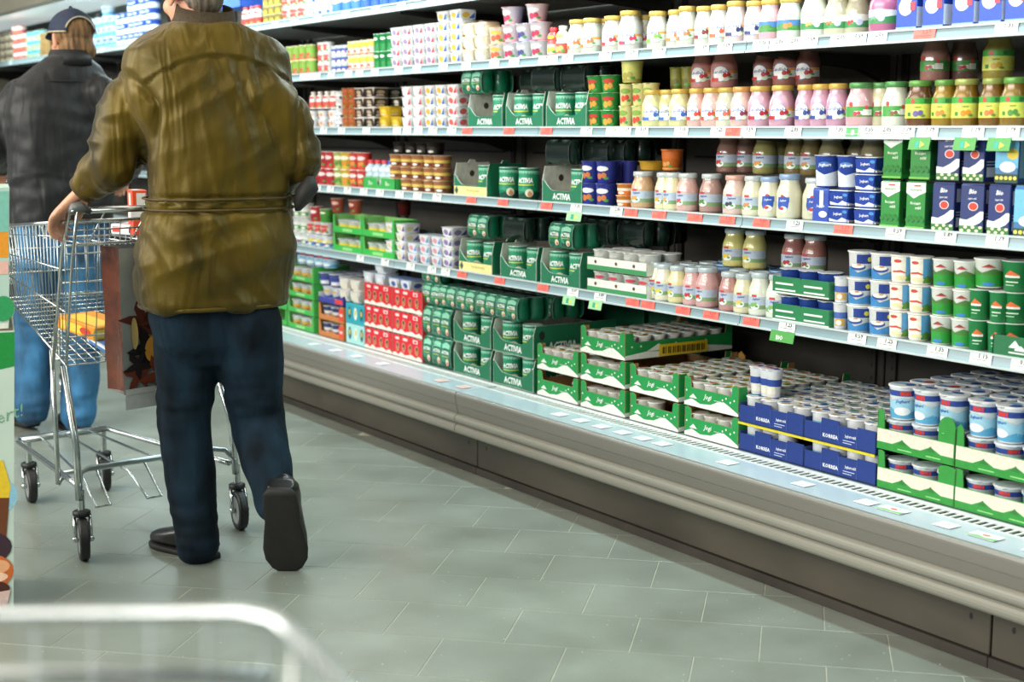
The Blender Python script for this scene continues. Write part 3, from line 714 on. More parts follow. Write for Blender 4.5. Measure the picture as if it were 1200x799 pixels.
def tray(w, d, front, side_h, back_h, outer, inner, prints=(), side_prof=None, th=.003, side_print=(), ear=None):
    """open cardboard tray. FRONT: outline (s, z) of its front wall, s to the right"""
    mo = M(outer, .6, var=.05); mi = M(inner, .7, var=.1)
    P = []
    g = G(); g.box((-d / 2, -w / 2, 0), (d / 2, w / 2, th), mi); P.append(('base', g.mesh('base')))
    g = G(); g.plate(front, th, lambda u, v, q: (-d / 2 + q, -u, v), mo, mi); P.append(('front_wall', g.mesh('front_wall')))
    g = G(); g.box((d / 2 - th, -w / 2, 0), (d / 2, w / 2, back_h), mi); P.append(('back_wall', g.mesh('back_wall')))
    for sg in (-1, 1):
        prof = side_prof or [(-d / 2, 0), (d / 2, 0), (d / 2, back_h), (-d / 2, side_h)]
        g = G(); g.plate(prof, th, lambda u, v, q, sg=sg: (u, sg * (w / 2 - q), v), mo, mi); P.append(('side_wall', g.mesh('side_wall')))
    g = G(); printed(g, prints, face_x(-d / 2 - .0002), .05); printed(g, side_print, face_y(-w / 2 - .0002), .05)
    if g.f: P.append(('print', g.mesh('print')))
    return kind('cardboard_tray', 'tray', P, w=w, d=d, h=side_h)

# ------------------------------------------------------------------ the goods, shelf by shelf
XF = XR + 0.016                                            # front edge of the goods on the shelves
UP = {1: [''], 2: ['lower', 'upper'], 3: ['bottom', 'middle', 'top'], 4: ['bottom', 'second up', 'third up', 'top'], 5: ['bottom', 'second up', 'third up', 'fourth up', 'top']}
RW = ['front row', 'second row', 'third row', 'fourth row', 'fifth row', 'sixth row', 'seventh row', 'eighth row']
def jit(a): return random.uniform(-a, a)
def col_phrase(i, n): return '' if n == 1 else ORD[i] + ' from left'
def lab(desc, place, *ph):
    return ', '.join([desc + ' ' + place] + [p for p in ph if p])
_FOOT = []                                                # footprints already taken: (x, y, z0, z1, half x, half y, round)
def _hit(x, y, z0, z1, hx, hy, rnd, f):
    X, Y_, a, b, HX, HY, R = f
    if z1 <= a + .004 or z0 >= b - .004: return False
    if rnd and R: return (x - X) ** 2 + (y - Y_) ** 2 < (hx + HX + .0006) ** 2
    return abs(x - X) < hx + HX + .0006 and abs(y - Y_) < hy + HY + .0006
def settle(x, y, z0, z1, hx, hy, rnd, take=True, take2=False):
    """slide a thing a little aside, or else back on its shelf, until it stands clear of its neighbours"""
    best = (x, y)
    for n in range(0, 15 if not take2 else 120):
        dx = (n // 5) * .006; dy = (0, -.003, .003, -.006, .006)[n % 5] * (3 if take2 else 1)
        if x + dx + hx > XB - .06: break
        if not any(_hit(x + dx, y + dy, z0, z1, hx, hy, rnd, f) for f in _FOOT if abs(f[1] - y) < .4): best = (x + dx, y + dy); break
    if take: _FOOT.append((best[0], best[1], z0, z1, hx, hy, rnd))
    return best
def row(key, k, pxs, desc, place, levels=1, rows=1, x0=None, rot=(8, 34), z0=None, group=None, first=0, total=None, pitch=None, step=None, rowname=None):
    z = (SHELF_Z[key] - .003 if key != 'D' else ZD) if z0 is None else z0
    half = k.get('r') or k['d'] / 2
    lv = levels if isinstance(levels, (list, tuple)) else [levels] * len(pxs)
    n = total or len(pxs); H = pitch or k['h'] + .0006
    ys = sorted(along(p, (XF if x0 is None else x0) + half, z + H) for p in pxs); gap = min([b - a for a, b in zip(ys, ys[1:])] or [9])
    q = max(.72, min(1, (gap - .0012) / (2 * k['r'] if 'r' in k else k['w'] + (.012 if rot else 0))))
    sc_ = None if q > .995 else (q, q, 1) if 'r' in k else (1, q, 1)
    for i, px in enumerate(pxs):
        xc = (XF if x0 is None else x0) + half
        y = along(px, xc, z + H * lv[i] / 2); rnd = 'r' in k
        hx, hy = (k['r'] * q, k['r'] * q) if rnd else (k['d'] / 2 + .001, k['w'] / 2 * q)
        if not rnd and rot: q = radians(max(rot)); hx, hy = hx * cos(q) + hy * sin(q), hy * cos(q) + hx * sin(q)
        x00, y = settle(xc, y, z, z + H * lv[i], hx, hy, rnd)
        for r in range(rows):
            if r: settle(x00 + r * (step or 2 * half + .004), y, z, z + H * lv[i], hx, hy, rnd)
            for l in range(lv[i]):
                u = UP[lv[i]][l]
                p = lab(desc, place, (col_phrase(i + first, n) if n > 1 else ''), (u + (' one' if ' ' not in u else '') if u else ''), (RW[r] if rows > 1 else rowname or ''))
                a = radians(random.uniform(*rot)) if rot else 0
                stand(k, (x00 + r * (step or 2 * half + .004) + jit(.0008), y + jit(.0008), z + l * H), p, a, group or f'{desc}s', sc_)

# ---- top shelf
lb = cup(.036, .045, .066, 'dbe8f2', 'd5e4ee', 'half', '5f9fd4', '2d55b0', name='yoghurt_tub', tab=False)
bl = cup(.040, .046, .066, '2e56b8', 'e6ecf0', 'half', 'e6ecf2', 'd5e0f0', name='yoghurt_tub', tab=False)
row('T', lb, [114, 121, 128, 135], 'pale blue white tub', 'on top shelf beyond the capped man', [3, 3, 4, 3], rot=(0, 40))
row('T', bl, [144, 151, 158, 165, 172, 180], 'blue and white tub', 'on top shelf between the two heads', [3, 3, 4, 4, 4, 4], rot=(0, 40))
row('T', cup(.03, .034, .058, 'c8b89c', '3c3833', 'band', '4a3c34', '5a4638'), [4, 10, 15], 'brown striped dessert cup', 'at the far left of top shelf', 4)
row('T', cup(.034, .04, .066, 'e88a80', 'e24a3a', 'band', 'f2e6e0', 'e04a40'), [21, 26, 32], 'red and white cup', 'on top shelf left of the cap', [4, 4, 3])
row('T', cup(.034, .04, .066, 'cfd8c4', 'e6e2cc', 'band', '46a8b8', '9ab070'), [37, 42, 47, 52], 'pale green cup', 'on top shelf left of the cap', 3)
pb = kind('paper_bag', 'bag', [('body', G().box((-.03, -.05, 0), (.03, .05, .17), M('8a6a3a', .7, var=.2, scale=30), .004).mesh('body')), ('fold', G().box((-.031, -.05, .15), (-.029, .05, .156), M('6f542c', .7)).mesh('fold'))], w=.1, d=.06, h=.17)
row('T', pb, [56], 'tan paper bag', 'on top shelf beside the cap')
row('T', bottle(.026, .10, 'eceae4', 'd23c34', 'd8473e', 'c8352e'), [289, 297, 303], 'red banded drink bottle', 'on top shelf beside olive shoulder')
tr = tray(.26, .16, [(-.13, 0), (.13, 0), (.13, .055), (-.13, .055)], .055, .055, '2c58b8', '3a62b8')
stand(tr, (XF + .08, along(287, XF + .08, 1.98), ZT + .101), 'blue cardboard tray on bottles at the shoulder of the olive jacket', 0, 'cardboard trays')
row('T', cup(.022, .026, .042, 'e6dfc4', 'c9c2a4', 'sleeve', '8a7a3c', 'd8b83c'), [314, 321, 328], 'tiny brown and yellow cup', 'on top shelf', 4)
row('T', cup(.033, .038, .064, 'eceae4', 'd8453c', 'fruit', 'd04a40', 'c84a3c'), [339, 348, 357], 'white cup with red lid', 'on top shelf', 3)
row('T', cup(.033, .038, .064, 'eef0f0', 'dc5a50', 'mild', 'f0f2f2', '3d66b4'), [368, 377, 386], 'white cup with blue print', 'on top shelf', 3)
row('T', cup(.036, .041, .10, 'e4ecf2', 'dfe8ee', 'half', '3d74c0', 'e8a040', name='yoghurt_tub'), [399, 411, 422], 'tall white blue tub', 'on top shelf')
row('T', cup(.036, .041, .10, 'd8e4ee', 'dfe8ee', 'half', '2c5cb0', 'e87a3a', name='yoghurt_tub'), [433, 444, 455, 466, 478], 'tall tub with orange spot', 'on top shelf')

# ---- second shelf, left to right
row('1', cup(.027, .031, .070, 'dcd884', 'e6e6d8', 'sleeve', '7ba23e', 'c8503c'), [343, 350, 358, 366], 'lime green cup', 'on second shelf', 2)
row('1', cup(.033, .038, .048, WHITE, 'e8e6e2', 'fruit', 'd8605a', 'd04a48', name='dessert_cup'), [379, 385], 'white cup with pink spot', 'on second shelf', 3)
row('1', cup(.022, .025, .040, 'e9ecee', 'd8e0e6', 'mild', '3a5aa0', '7a4a90'), [394, 400, 406], 'tiny white and blue cup', 'on second shelf', 3)
row('1', cup(.023, .024, .066, 'f0eee2', 'e4d8a0', 'band', 'e3c448', 'd3483c'), [414, 421, 429, 437], 'slim white cup with yellow band', 'on second shelf', 2)
row('1', cup(.023, .025, .076, '1f8a48', 'dfe6dc', 'half', '147a3a', 'e4ecdc', name='yoghurt_beaker'), [445, 452, 460], 'slim dark green beaker', 'on second shelf', 2)
t1 = tub(.098, .085, .042, art='corner', c1='a08aac', c2='c8424a')
row('1', t1, [472, 485, 499, 513], 'white corner pot with red wedge', 'on second shelf', [4, 4, 4, 4], rot=None)
t2 = tub(.098, .085, .042, art='corner', c1='e0b848', c2='3b6ab8')
row('1', t2, [527, 542], 'white corner pot with blue wedge', 'on second shelf', 5, rot=None)
row('1', tub(.098, .085, .042, 'caa07a', 'dcc0a0', 'square', 'b07a50', 'd8b088'), [554, 568], 'tan pot', 'behind the cream pots, second shelf', 4, x0=XF + .09, rot=None)
row('1', tub(.10, .08, .050, 'e9dfc8', 'efe8d8', 'square', 'efe6d2', 'eadfc6'), [556, 570], 'cream pot', 'on second shelf', 3, rot=None)
row('1', cup(.034, .040, .064, 'efe6dc', 'e5a23c', 'fruit', 'e8b04a', 'd85a3c'), [585], 'white cup with orange lid', 'on second shelf', 2)
rp = cup(.032, .043, .066, 'eae8ea', 'cc3f5e', 'fruit', 'f0eef0', 'b83a5a')
row('1', rp, [601, 634], 'cup with crimson lid', 'on second shelf', [3, 2])
row('1', cup(.032, .043, .066, 'eae8ea', '6b6aa8', 'fruit', 'e8e8f0', '50508c'), [618], 'cup with violet lid', 'on second shelf', 2)
row('1', rp, [630], 'cup with crimson lid', 'atop the others, second shelf', 1, z0=Z1 + .130)
row('1', bottle(.024, .105, 'e8504a', 'd8343a', 'e8c8b8', 'd8d040'), [649], 'red drink bottle with yellow spot', 'beside the white jars, second shelf')
row('1', bottle(.026, .108, 'ece8d8', 'd8d8c8', 'd8584c', 'a8c060'), [660], 'white drink bottle with red band', 'beside the white jars, second shelf')
def jars(key, spec, place, x0=None, z0=None, cat=''):
    x0 = XF if x0 is None else x0
    n = len(spec)
    for i, sp in enumerate(spec):
        px, desc, k = sp[:3]; dx = sp[3] if len(sp) > 3 else 0
        xc = x0 + k['r'] + dx; z = SHELF_Z[key] - .003 if z0 is None else z0
        y = along(px, xc, z + .05); xc, y = settle(xc, y, z, z + k['h'], k['r'], k['r'], True)
        near = [abs(along(o[0], x0 + o[2]['r'] + (o[3] if len(o) > 3 else 0), z + .05) - y) for o in spec if o is not sp and abs((o[3] if len(o) > 3 else 0) - dx) < .02]
        q = max(.84, min(1, (min(near or [9]) - .001) / (2 * k['r'])))
        stand(k, (xc, y, z), f'{desc}, {ORD[i]} from left {place}', radians(random.uniform(10, 38)), f'jars {place}', (q, q, 1) if q < .995 else None)
YL = 'd9b65a'
W1, P1, P2 = 'cccbbb', 'd9b6b0', 'c890a6'
jars('1', [(678, 'white yoghurt jar with yellow lid', jar(W1, YL, fruit='e2763c')), (694, 'white yoghurt jar with yellow lid', jar(W1, YL, fruit='e2763c')), (709, 'white yoghurt jar with yellow lid', jar(W1, YL, fruit='d8443c'), .05),
  (719, 'white yoghurt jar with yellow lid', jar('cdc9bd', YL, fruit='c8343c')), (738, 'large white jar with pink label', jar('d0cac0', YL, fruit='d83c5c', r=.0455, h=.137)), (756, 'white yoghurt jar with yellow lid', jar(W1, YL), .07),
  (771, 'white jar with green apple label', jar(W1, YL, fruit='7cb342')), (788, 'white jar with orange label', jar(W1, YL, fruit='d8823c')), (806, 'white jar with nut label', jar(W1, YL, fruit='b87a4a', r=.043, h=.131)),
  (826, 'white jar with plum label', jar('cec8be', YL, fruit='8a3a3c')), (843, 'white jar with apricot label', jar('cccfc4', YL, fruit='d8643c')), (863, 'pale pink jar with blackberry label', jar('d8c4c0', YL, fruit='3a3f6a', r=.043, h=.131)), (884, 'pale pink jar with bilberry label', jar('d8c0c0', YL, fruit='36407a')),
  (903, 'pink jar with alpine label', jar('d8a8b0', YL, 'alpine', fruit='4f8a3c')), (926, 'white jar with alpine label', jar('cccfc2', YL, 'alpine', fruit='e0883c')), (950, 'large white jar with moor label', jar('cfd3c6', 'cfd6c8', 'moor', fruit='c8a050', r=.0455, h=.137)),
  (982, 'dim cream jar with moor label', jar('c4c0a4', 'cfc89a', 'moor', fruit='a8743c'), .035), (1006, 'dim cream jar set back', jar('b8b49a', 'cfc89a', 'moor'), .06), (1038, 'large magenta jar with moor label', jar('b8688a', 'c8a0b0', 'moor', fruit='7a9a8a', r=.0455, h=.137)), (1052, 'magenta jar half behind', jar('b8688a', 'c8a0b0', 'moor'), .06)],  # dim cream jars: shade further back is put into their body colours
  'on second shelf')
row('1', carton(.068, .068, .125, '2449a8', 'quark', 'milk_carton'), [1072, 1104, 1139, 1171, 1202], 'blue white quark carton', 'on second shelf', 1, rot=(0, 8), x0=XF)

# ---- third shelf
row('2', bottle(.022, .082, 'efe6e0', 'e0d8d0', 'd85a50', 'c8403c'), [368, 376, 384, 392], 'small white red bottle', 'on third shelf', 1, z0=Z2 + .086)
row('2', tub(.07, .07, .040, art='square', c1='e8a03c', c2='e4e0ea'), [371, 383, 395], 'white pot with orange spot', 'on third shelf', 2, rot=None)
row('2', cup(.032, .037, .042, 'e8eaec', 'd9dde0', 'mild', 'eceef0', '20242c'), [394, 400], 'white cup with dark ovals', 'on third shelf', 4)
row('2', cup(.034, .04, .045, 'b8642c', 'c8a890', 'band', 'b05a26', 'a8521f', name='dessert_cup'), [408, 415], 'brown dessert cup', 'on third shelf', 4)
row('2', tub(.10, .085, .044, 'e2d8cc', 'd8d0c8', 'choco', '3a2f2a', 'b8a088'), [429, 441], 'pale pot with black label', 'on third shelf', 4, rot=None)
row('2', tub(.10, .085, .044, '3c4038', 'c9c4b8', 'choco', '23302a', 'd8cfc0'), [458, 473], 'black pot', 'on third shelf', [4, 3], rot=None, x0=XF + .095)
row('2', tub(.09, .085, .046, 'd9b62c', 'd8b838', 'choco', 'd2aa20', 'e6cc50'), [458, 472], 'yellow pot', 'on third shelf', [2, 1], rot=None)
row('2', tub(.095, .085, .043, art='corner', c1='e8e4ea', c2='c8424a'), [485, 498], 'white corner pot with red wedge', 'on third shelf', [4, 4], rot=None)
row('2', tub(.095, .085, .043, art='corner', c1='e8b03c', c2='3b6ab8'), [512, 525], 'white corner pot with blue wedge', 'on third shelf', [4, 4], rot=None)
row('2', tub(.095, .085, .043, 'e4dcd8', art='corner', c1='d8645c', c2='d2484c'), [539], 'white pot with strawberry', 'on third shelf', 4, rot=None)

def scallop(w, lo, hi):
    p = [(-w / 2, 0), (w / 2, 0), (w / 2, hi)]
    for i in range(11):
        u = i / 10; s = w / 2 - .012 - (w - .024) * u
        p.append((s, hi - (hi - lo) * min(1, 1.35 * (1 - abs(2 * u - 1) ** 2.2))))
    return p + [(-w / 2, hi)]
def act_tray(yellow=False, w=.25, d=.17, lo=.043, hi=.080, side=.132, tab=.012):
    key = ('atray', yellow, w, d, lo, hi)
    if key in _k: return _k[key]
    if yellow: pr = [('r', -w / 2 + .001, .001, w / 2 - .001, lo - .004, 'e6dc96'), ('p', [(-w / 2 + .006, .02), (-w / 2 + .02, .004), (-w / 2 + .034, .02), (-w / 2 + .02, .04)], '35564a'), ('r', -.03, .018, .07, .026, 'cbbf72')]
    else: pr = [('t', 'ACTIVIA', 0, lo * .50, lo * .56, 'f2f6f2', {'bold': .03, 'wide': .92}), ('r', -.05, lo * .10, .05, lo * .14, '5fb79a')]
    sp = [(-d / 2, 0), (d / 2, 0), (d / 2, side), (d * .12, side), (d * .08, side + tab), (-d * .06, side + tab), (-d * .1, side), (-d / 2 + .012, side), (-d / 2, hi)]
    k = tray(w, d, scallop(w, lo, hi), side, side * .8, '0f6e4b', 'c9cabf', pr, sp)
    # the far side wall's inner face has a hand hole
    g = G(); g.add([(.012 * cos(2 * pi * i / 12), w / 2 - .0035, side * .66 + .013 * sin(2 * pi * i / 12)) for i in range(12)], [tuple(range(12))], M('3a2e24', .7)); k['parts'].append(('hand_hole', g.mesh('hand_hole')))
    _k[key] = k
    return k
def fill(k, t_loc, cols, desc, place, group, ks=None, rows=1, z=.004, skip=()):
    """cups standing in a tray at T_LOC, COLS across"""
    c = ks or activia_cup(.041, .122); n = 0
    if ks is None: cols = max(2, cols - 1)
    for r in range(rows):
        for i in range(cols):
            if (r, i) in skip: continue
            y = t_loc[1] + k['w'] / 2 - (i + .5) * k['w'] / cols
            x = t_loc[0] - k['d'] / 2 + .006 + c['r'] + r * (2 * c['r'] + .001)
            p = lab(desc, place, col_phrase(i, cols), RW[r] if rows > 1 else '')
            stand(c, (x + jit(.001), y + jit(.0008), t_loc[2] + z), p, radians(random.uniform(-5, 28) if ks else random.uniform(22, 40)), group); n += 1
def put_tray(k, key, px, label, x0=None, z=None, group='cardboard trays'):
    z = (SHELF_Z[key] - .003 if key != 'D' else ZD) if z is None else z
    xc = (XF if x0 is None else x0) + k['d'] / 2
    y = along(px, xc - k['d'] / 2, z + .03)
    for _ in range(40):                                    # trays stand side by side, never in one another
        o = [f for f in _FOOT if not f[6] and _hit(xc, y, z, z + .05, k['d'] / 2, k['w'] / 2, False, f)]
        if not o: break
        y += -.003 if y <= o[0][1] else .003
    loc = (xc, y, z); _FOOT.append((xc, y, z, z + .06, k['d'] / 2, k['w'] / 2, False))
    stand(k, loc, label, 0, group)
    return loc
AT, AY = act_tray(), act_tray(True)
for i, px in enumerate((568, 614, 663)):
    l = put_tray(AT, '2', px, f'green ACTIVIA tray, {ORD[i]} from left on third shelf')
    fill(AT, l, 3, 'green ACTIVIA cup', f'in third shelf tray, {["far", "middle", "near"][i]} one', 'yoghurt cups in green trays', skip=() if i else ((0, 0),))
FD = four_pack(True); FL = four_pack(); FT = four_pack(False, True)
def pack(k, x, px, z, label, rz=0, tip=None):
    x, y = settle(x, along(px, x, z), z, z + k['h'], .0775, .0755, False, True, True)
    stand_pack(k, (x, y, z), label, rz, 'shrink wrapped four packs', tip)
pack(FL, XF + .09, 571, Z2 + .132, 'green four pack lying on the far tray of the third shelf')
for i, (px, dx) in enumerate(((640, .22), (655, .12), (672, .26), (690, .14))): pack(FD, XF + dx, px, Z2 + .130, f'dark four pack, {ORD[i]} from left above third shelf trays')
row('2', cup(.034, .043, .060, '2f9a45', 'b8c6a8', 'fruit', 'c8402e', 'e0a040', name='yoghurt_tub'), [700, 716], 'green tub with red emblem', 'on third shelf', 3)
row('2', cup(.034, .043, .060, '1f7a38', 'b8c6a8', 'fruit', 'c8402e', 'e0a040', name='yoghurt_tub'), [719], 'green tub', 'behind emblem tubs, third shelf', 3, x0=XF + .09)
row('2', cup(.032, .037, .074, 'e0da96', 'b2b25c', 'fruit', '7ea23e', 'd2402f'), [735, 750, 763], 'lime cup with red fruit', 'on third shelf', [2, 2, 2])
row('2', cup(.032, .037, .074, 'd6d47c', '7aa042', 'sleeve', 'cfd070', 'a8a048'), [741], 'lime cup with green lid', 'single on top, third shelf', 1, z0=Z2 + .149)
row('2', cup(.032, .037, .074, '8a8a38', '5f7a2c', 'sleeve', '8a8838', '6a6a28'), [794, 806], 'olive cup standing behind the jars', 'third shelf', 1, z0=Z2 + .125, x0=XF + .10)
GL = '5a9a58'
jars('2', [(766, 'cream yoghurt jar with yellow lid', jar('d6d298', YL, fruit='3c6ab8', band='e0cc60')), (784, 'cream yoghurt jar with yellow lid', jar('d6d298', YL, fruit='3c6ab8', band='e0cc60'), .03), (798, 'cream yoghurt jar with yellow lid', jar('d4d096', YL, fruit='3c6ab8', band='e0cc60')),
  (817, 'pale pink yoghurt jar with yellow lid', jar('dfb4aa', YL, fruit='d8402e')), (835, 'pale pink yoghurt jar with yellow lid', jar('dfb4aa', YL, fruit='d8402e')), (853, 'pale green yoghurt jar with yellow lid', jar('d8dcc4', YL, fruit='d86a4c'), .02), (870, 'pale rose yoghurt jar with yellow lid', jar('dcb8ae', 'e0a45c', fruit='8a3450')), (890, 'pink yoghurt jar with yellow lid', jar('cfa0b0', YL, fruit='b02a38', band='e0a04a')),
  (917, 'pink yoghurt jar with yellow lid', jar('cf9cae', YL, fruit='b02a38', band='e0a04a')), (945, 'pink yoghurt jar with yellow lid', jar('c998ac', YL, fruit='3a4a8a', band='e6a54a')), (963, 'pink yoghurt jar with yellow lid', jar('c998ac', YL, fruit='3a4a8a', band='e6a54a')), (982, 'pink yoghurt jar with yellow lid', jar('c898ae', YL, fruit='3a4a8a', band='e6a54a')),
  (1008, 'rose yoghurt jar with green lid', jar('d6a8ac', GL, 'green', fruit='c23a4a', r=.043)), (1033, 'cream yoghurt jar with green lid', jar('d8d2b0', GL, 'green', fruit='b04a3a'), .045), (1050, 'white yoghurt jar with green lid', jar('dde0ce', GL, 'green', fruit='8a5a3a')),
  (1076, 'brown plum jar with green lid', jar('6a4222', '6aa04a', 'organic', fruit='6a5a9a')), (1105, 'amber orange jar with green lid', jar('9a7a1e', '6aa04a', 'organic', fruit='e0822c')), (1132, 'amber apricot jar with patterned lid', jar('8a661c', 'a8b060', 'organic', fruit='e08a2c')), (1161, 'amber nut jar with patterned lid', jar('7a5418', '9aa858', 'organic', fruit='d8743c')), (1189, 'amber jar with green lid', jar('86661c', '6aa04a', 'organic', fruit='4a8a3c'))],
  'on third shelf')
dim = lambda c, l=YL, v='oval', f='c23a3a': jar(c, l, v, f)  # back-row jars; most get darker colours that carry the shade there
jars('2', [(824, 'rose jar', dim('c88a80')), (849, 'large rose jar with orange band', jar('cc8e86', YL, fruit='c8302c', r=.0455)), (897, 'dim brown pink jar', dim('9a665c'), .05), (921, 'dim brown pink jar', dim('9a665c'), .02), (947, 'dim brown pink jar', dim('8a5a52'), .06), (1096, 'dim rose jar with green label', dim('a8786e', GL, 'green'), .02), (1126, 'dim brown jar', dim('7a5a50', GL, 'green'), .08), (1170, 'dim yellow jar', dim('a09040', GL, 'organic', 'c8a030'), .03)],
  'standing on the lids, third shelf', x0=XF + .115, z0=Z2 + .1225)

# ---- fourth shelf
ry = cup(.033, .039, .080, 'd23a3e', 'eae2e0', 'fruit', 'f0d8d8', 'a81c28')
row('3', ry, [371, 381, 391], 'red fruit cup', 'on fourth shelf', 2)
row('3', cup(.033, .039, .080, 'b9c26a', 'eae8dc', 'fruit', 'e8ecd0', '5a8a34'), [400], 'green fruit cup', 'on fourth shelf', 2)
row('3', cup(.033, .039, .080, 'e2bc3c', 'eae8dc', 'fruit', 'f0ecd0', 'd88a2c'), [409], 'yellow fruit cup', 'on fourth shelf', 2)
row('3', cup(.033, .039, .080, 'd8483c', 'eae2e0', 'fruit', 'f0d8d8', 'e08a3c'), [418, 427], 'coral fruit cup', 'on fourth shelf', 2)
gt_ = tray(.30, .10, [(-.15, 0), (.15, 0), (.15, .05), (.02, .05), (.02, .02), (-.02, .02), (-.02, .05), (-.15, .05)], .05, .05, '2f9e46', '9ab48a', [('t', 'Bio', -.08, .026, .02, 'e8f2e0'), ('t', 'Bio', .08, .026, .02, 'e8f2e0')])
l = put_tray(gt_, '3', 444, 'low green tray holding blue drink bottles on the fourth shelf')
for i, px in enumerate((436, 444, 452, 459)):
    b = bottle(.030, .125, 'c2dcec', ['d8323c', 'd8323c', 'c83a50', '3246a8'][i], '8cc09a', 'e8f0f0')
    stand(b, (l[0], along(px, l[0], Z3 + .06), l[2] + .004), f'pale blue drink bottle with {["red", "red", "red", "blue"][i]} cap, {ORD[i]} from left in green tray', radians(20), 'drink bottles')
row('3', cup(.035, .041, .052, 'b87848', 'd9cbb8', 'mild', 'e0c060', '6a3a2a', name='dessert_cup'), [467, 480, 493, 507, 519], 'brown and cream cup', 'on fourth shelf', 3)
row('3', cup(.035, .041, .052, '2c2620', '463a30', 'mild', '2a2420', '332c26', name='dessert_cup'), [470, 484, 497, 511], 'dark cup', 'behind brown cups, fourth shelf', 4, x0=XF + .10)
l = put_tray(AY, '3', 551, 'yellow fronted ACTIVIA tray with white inside on the fourth shelf', x0=XF)
fill(AY, l, 3, 'green ACTIVIA cup', 'in yellow tray on fourth shelf', 'yoghurt cups in green trays', skip=((0, 0),))
row('3', activia_cup(.041, .122), [597, 620], 'loose green ACTIVIA cup', 'on fourth shelf', 1, rot=(24, 38))
l = put_tray(AT, '3', 658, 'green ACTIVIA tray with white inside on the fourth shelf')
fill(AT, l, 3, 'green ACTIVIA cup', 'in green tray on fourth shelf', 'yoghurt cups in green trays', skip=((0, 0),))
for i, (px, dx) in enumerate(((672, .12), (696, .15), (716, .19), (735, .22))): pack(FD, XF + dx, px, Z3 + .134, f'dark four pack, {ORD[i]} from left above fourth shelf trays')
row('3', cup(.033, .038, .078, '2f3c9c', '3a3f7a', 'fruit', 'e8ecf2', 'c8743c', name='yoghurt_tub'), [694, 711], 'deep blue cup with hazelnuts', 'on fourth shelf', 2)
row('3', cup(.033, .038, .078, '33398a', '3a3f7a', 'plain', name='yoghurt_tub'), [728, 738], 'deep blue cup', 'second from the front, fourth shelf', 2, x0=XF + .085)
row('3', cup(.030, .034, .040, 'e2852c', 'e8d0b0', 'mild', 'efe0cc', 'd8742c'), [734], 'small orange cup', 'on fourth shelf', 2)
row('3', cup(.032, .037, .072, 'd9742a', 'd98230', 'band', 'd06a24', 'e0a050'), [788], 'orange cup', 'standing on the jar lids, fourth shelf', 1, z0=Z3 + .126, x0=XF + .06)
row('3', cup(.046, .05, .03, 'cfa02c', 'd2a83a', 'plain', name='dessert_cup'), [766], 'flat yellow cup', 'on the jar lids, fourth shelf', 1, z0=Z3 + .126, x0=XF + .05)
SL = 'cfd9da'
jars('3', [(754, 'tan yoghurt jar with silver lid', jar('d0a880', SL, 'fields', 'd8a050', r=.043)), (779, 'cream jar with peach label', jar('e6e2b4', SL, 'fields', 'e8a83c', r=.0405)), (789, 'cream jar with peach label', jar('e6e2b4', SL, 'fields', 'e8a83c')), (806, 'rose jar with fields label', jar('dcb2a8', SL, 'fields', 'd2485c', r=.045)), (834, 'brown rose jar set back', jar('b8948a', SL, 'fields', '5a8a4a'), .03),
  (862, 'pale rose jar with fields label', jar('dfc4b8', 'e2b0a0', 'fields', '3a3a4a')), (883, 'cream jar with fields label', jar('e3e2c6', SL, 'fields', 'c8884a')), (902, 'cream jar with blue label', jar('e3e2c8', '9ab4d8', 'blue')), (925, 'large cream jar with blue label', jar('e4e2c6', '9ab4d8', 'blue', r=.046, h=.135)), (951, 'cream jar beside blue tubs', jar('dedcc0', SL, 'blue'), .02)],
  'on fourth shelf')
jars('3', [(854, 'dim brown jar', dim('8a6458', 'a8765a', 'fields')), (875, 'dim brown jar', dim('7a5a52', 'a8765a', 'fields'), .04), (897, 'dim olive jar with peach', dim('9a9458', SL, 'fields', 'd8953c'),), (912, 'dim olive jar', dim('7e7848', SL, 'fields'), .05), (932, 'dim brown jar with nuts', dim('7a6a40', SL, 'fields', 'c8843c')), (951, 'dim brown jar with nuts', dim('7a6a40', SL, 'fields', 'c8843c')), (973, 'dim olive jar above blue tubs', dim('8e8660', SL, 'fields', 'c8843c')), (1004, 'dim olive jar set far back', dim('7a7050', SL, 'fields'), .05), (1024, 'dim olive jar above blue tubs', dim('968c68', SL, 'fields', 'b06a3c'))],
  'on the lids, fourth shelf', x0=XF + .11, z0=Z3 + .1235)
tb = cup(.030, .036, .094, '2b4cab', 'e4e8ec', 'half', 'dde6ee', '4f86cc', 'Joghurt', name='yoghurt_tub')
row('3', carton(.056, .056, .095, '2b4cab', 'tall', 'milk_carton'), [968], 'squat blue carton', 'under blue tub, fourth shelf', 1, rot=(0, 10))
row('3', tb, [970, 996], 'tall blue tub', 'on fourth shelf', [1, 1], z0=Z3 + .0975)
tj = tub(.082, .075, .0475, '2947a4', 'dfe6ec', 'joghurt', name='yoghurt_tub')
row('3', tj, [992, 1023], 'flat blue and white tub', 'on fourth shelf', [2, 4], rot=(0, 6))
cg = carton(.066, .062, .126, '2f8a3c', 'green')
row('3', cg, [1052, 1082], 'green milk carton', 'on fourth shelf', 1, rot=(0, 5))
row('3', cg, [1055, 1087], 'green milk carton', 'on fourth shelf', 1, rot=(0, 5), z0=Z3 + .131, rowname='upper one')
cb = carton(.066, .066, .126, '24356f', 'bio')
row('3', cb, [1113, 1146, 1180], 'dark blue carton with red seal', 'on fourth shelf', 1, rot=(0, 12), rowname='lower one')
row('3', cb, [1119, 1151], 'dark blue carton with red seal', 'on fourth shelf', 1, rot=(0, 12), z0=Z3 + .131, rowname='upper one')
row('3', carton(.066, .066, .126, '3f78a8', 'meadow'), [1189], 'sky blue carton with flowers', 'at right end of fourth shelf', 1, rot=(0, 10), z0=Z3 + .131)
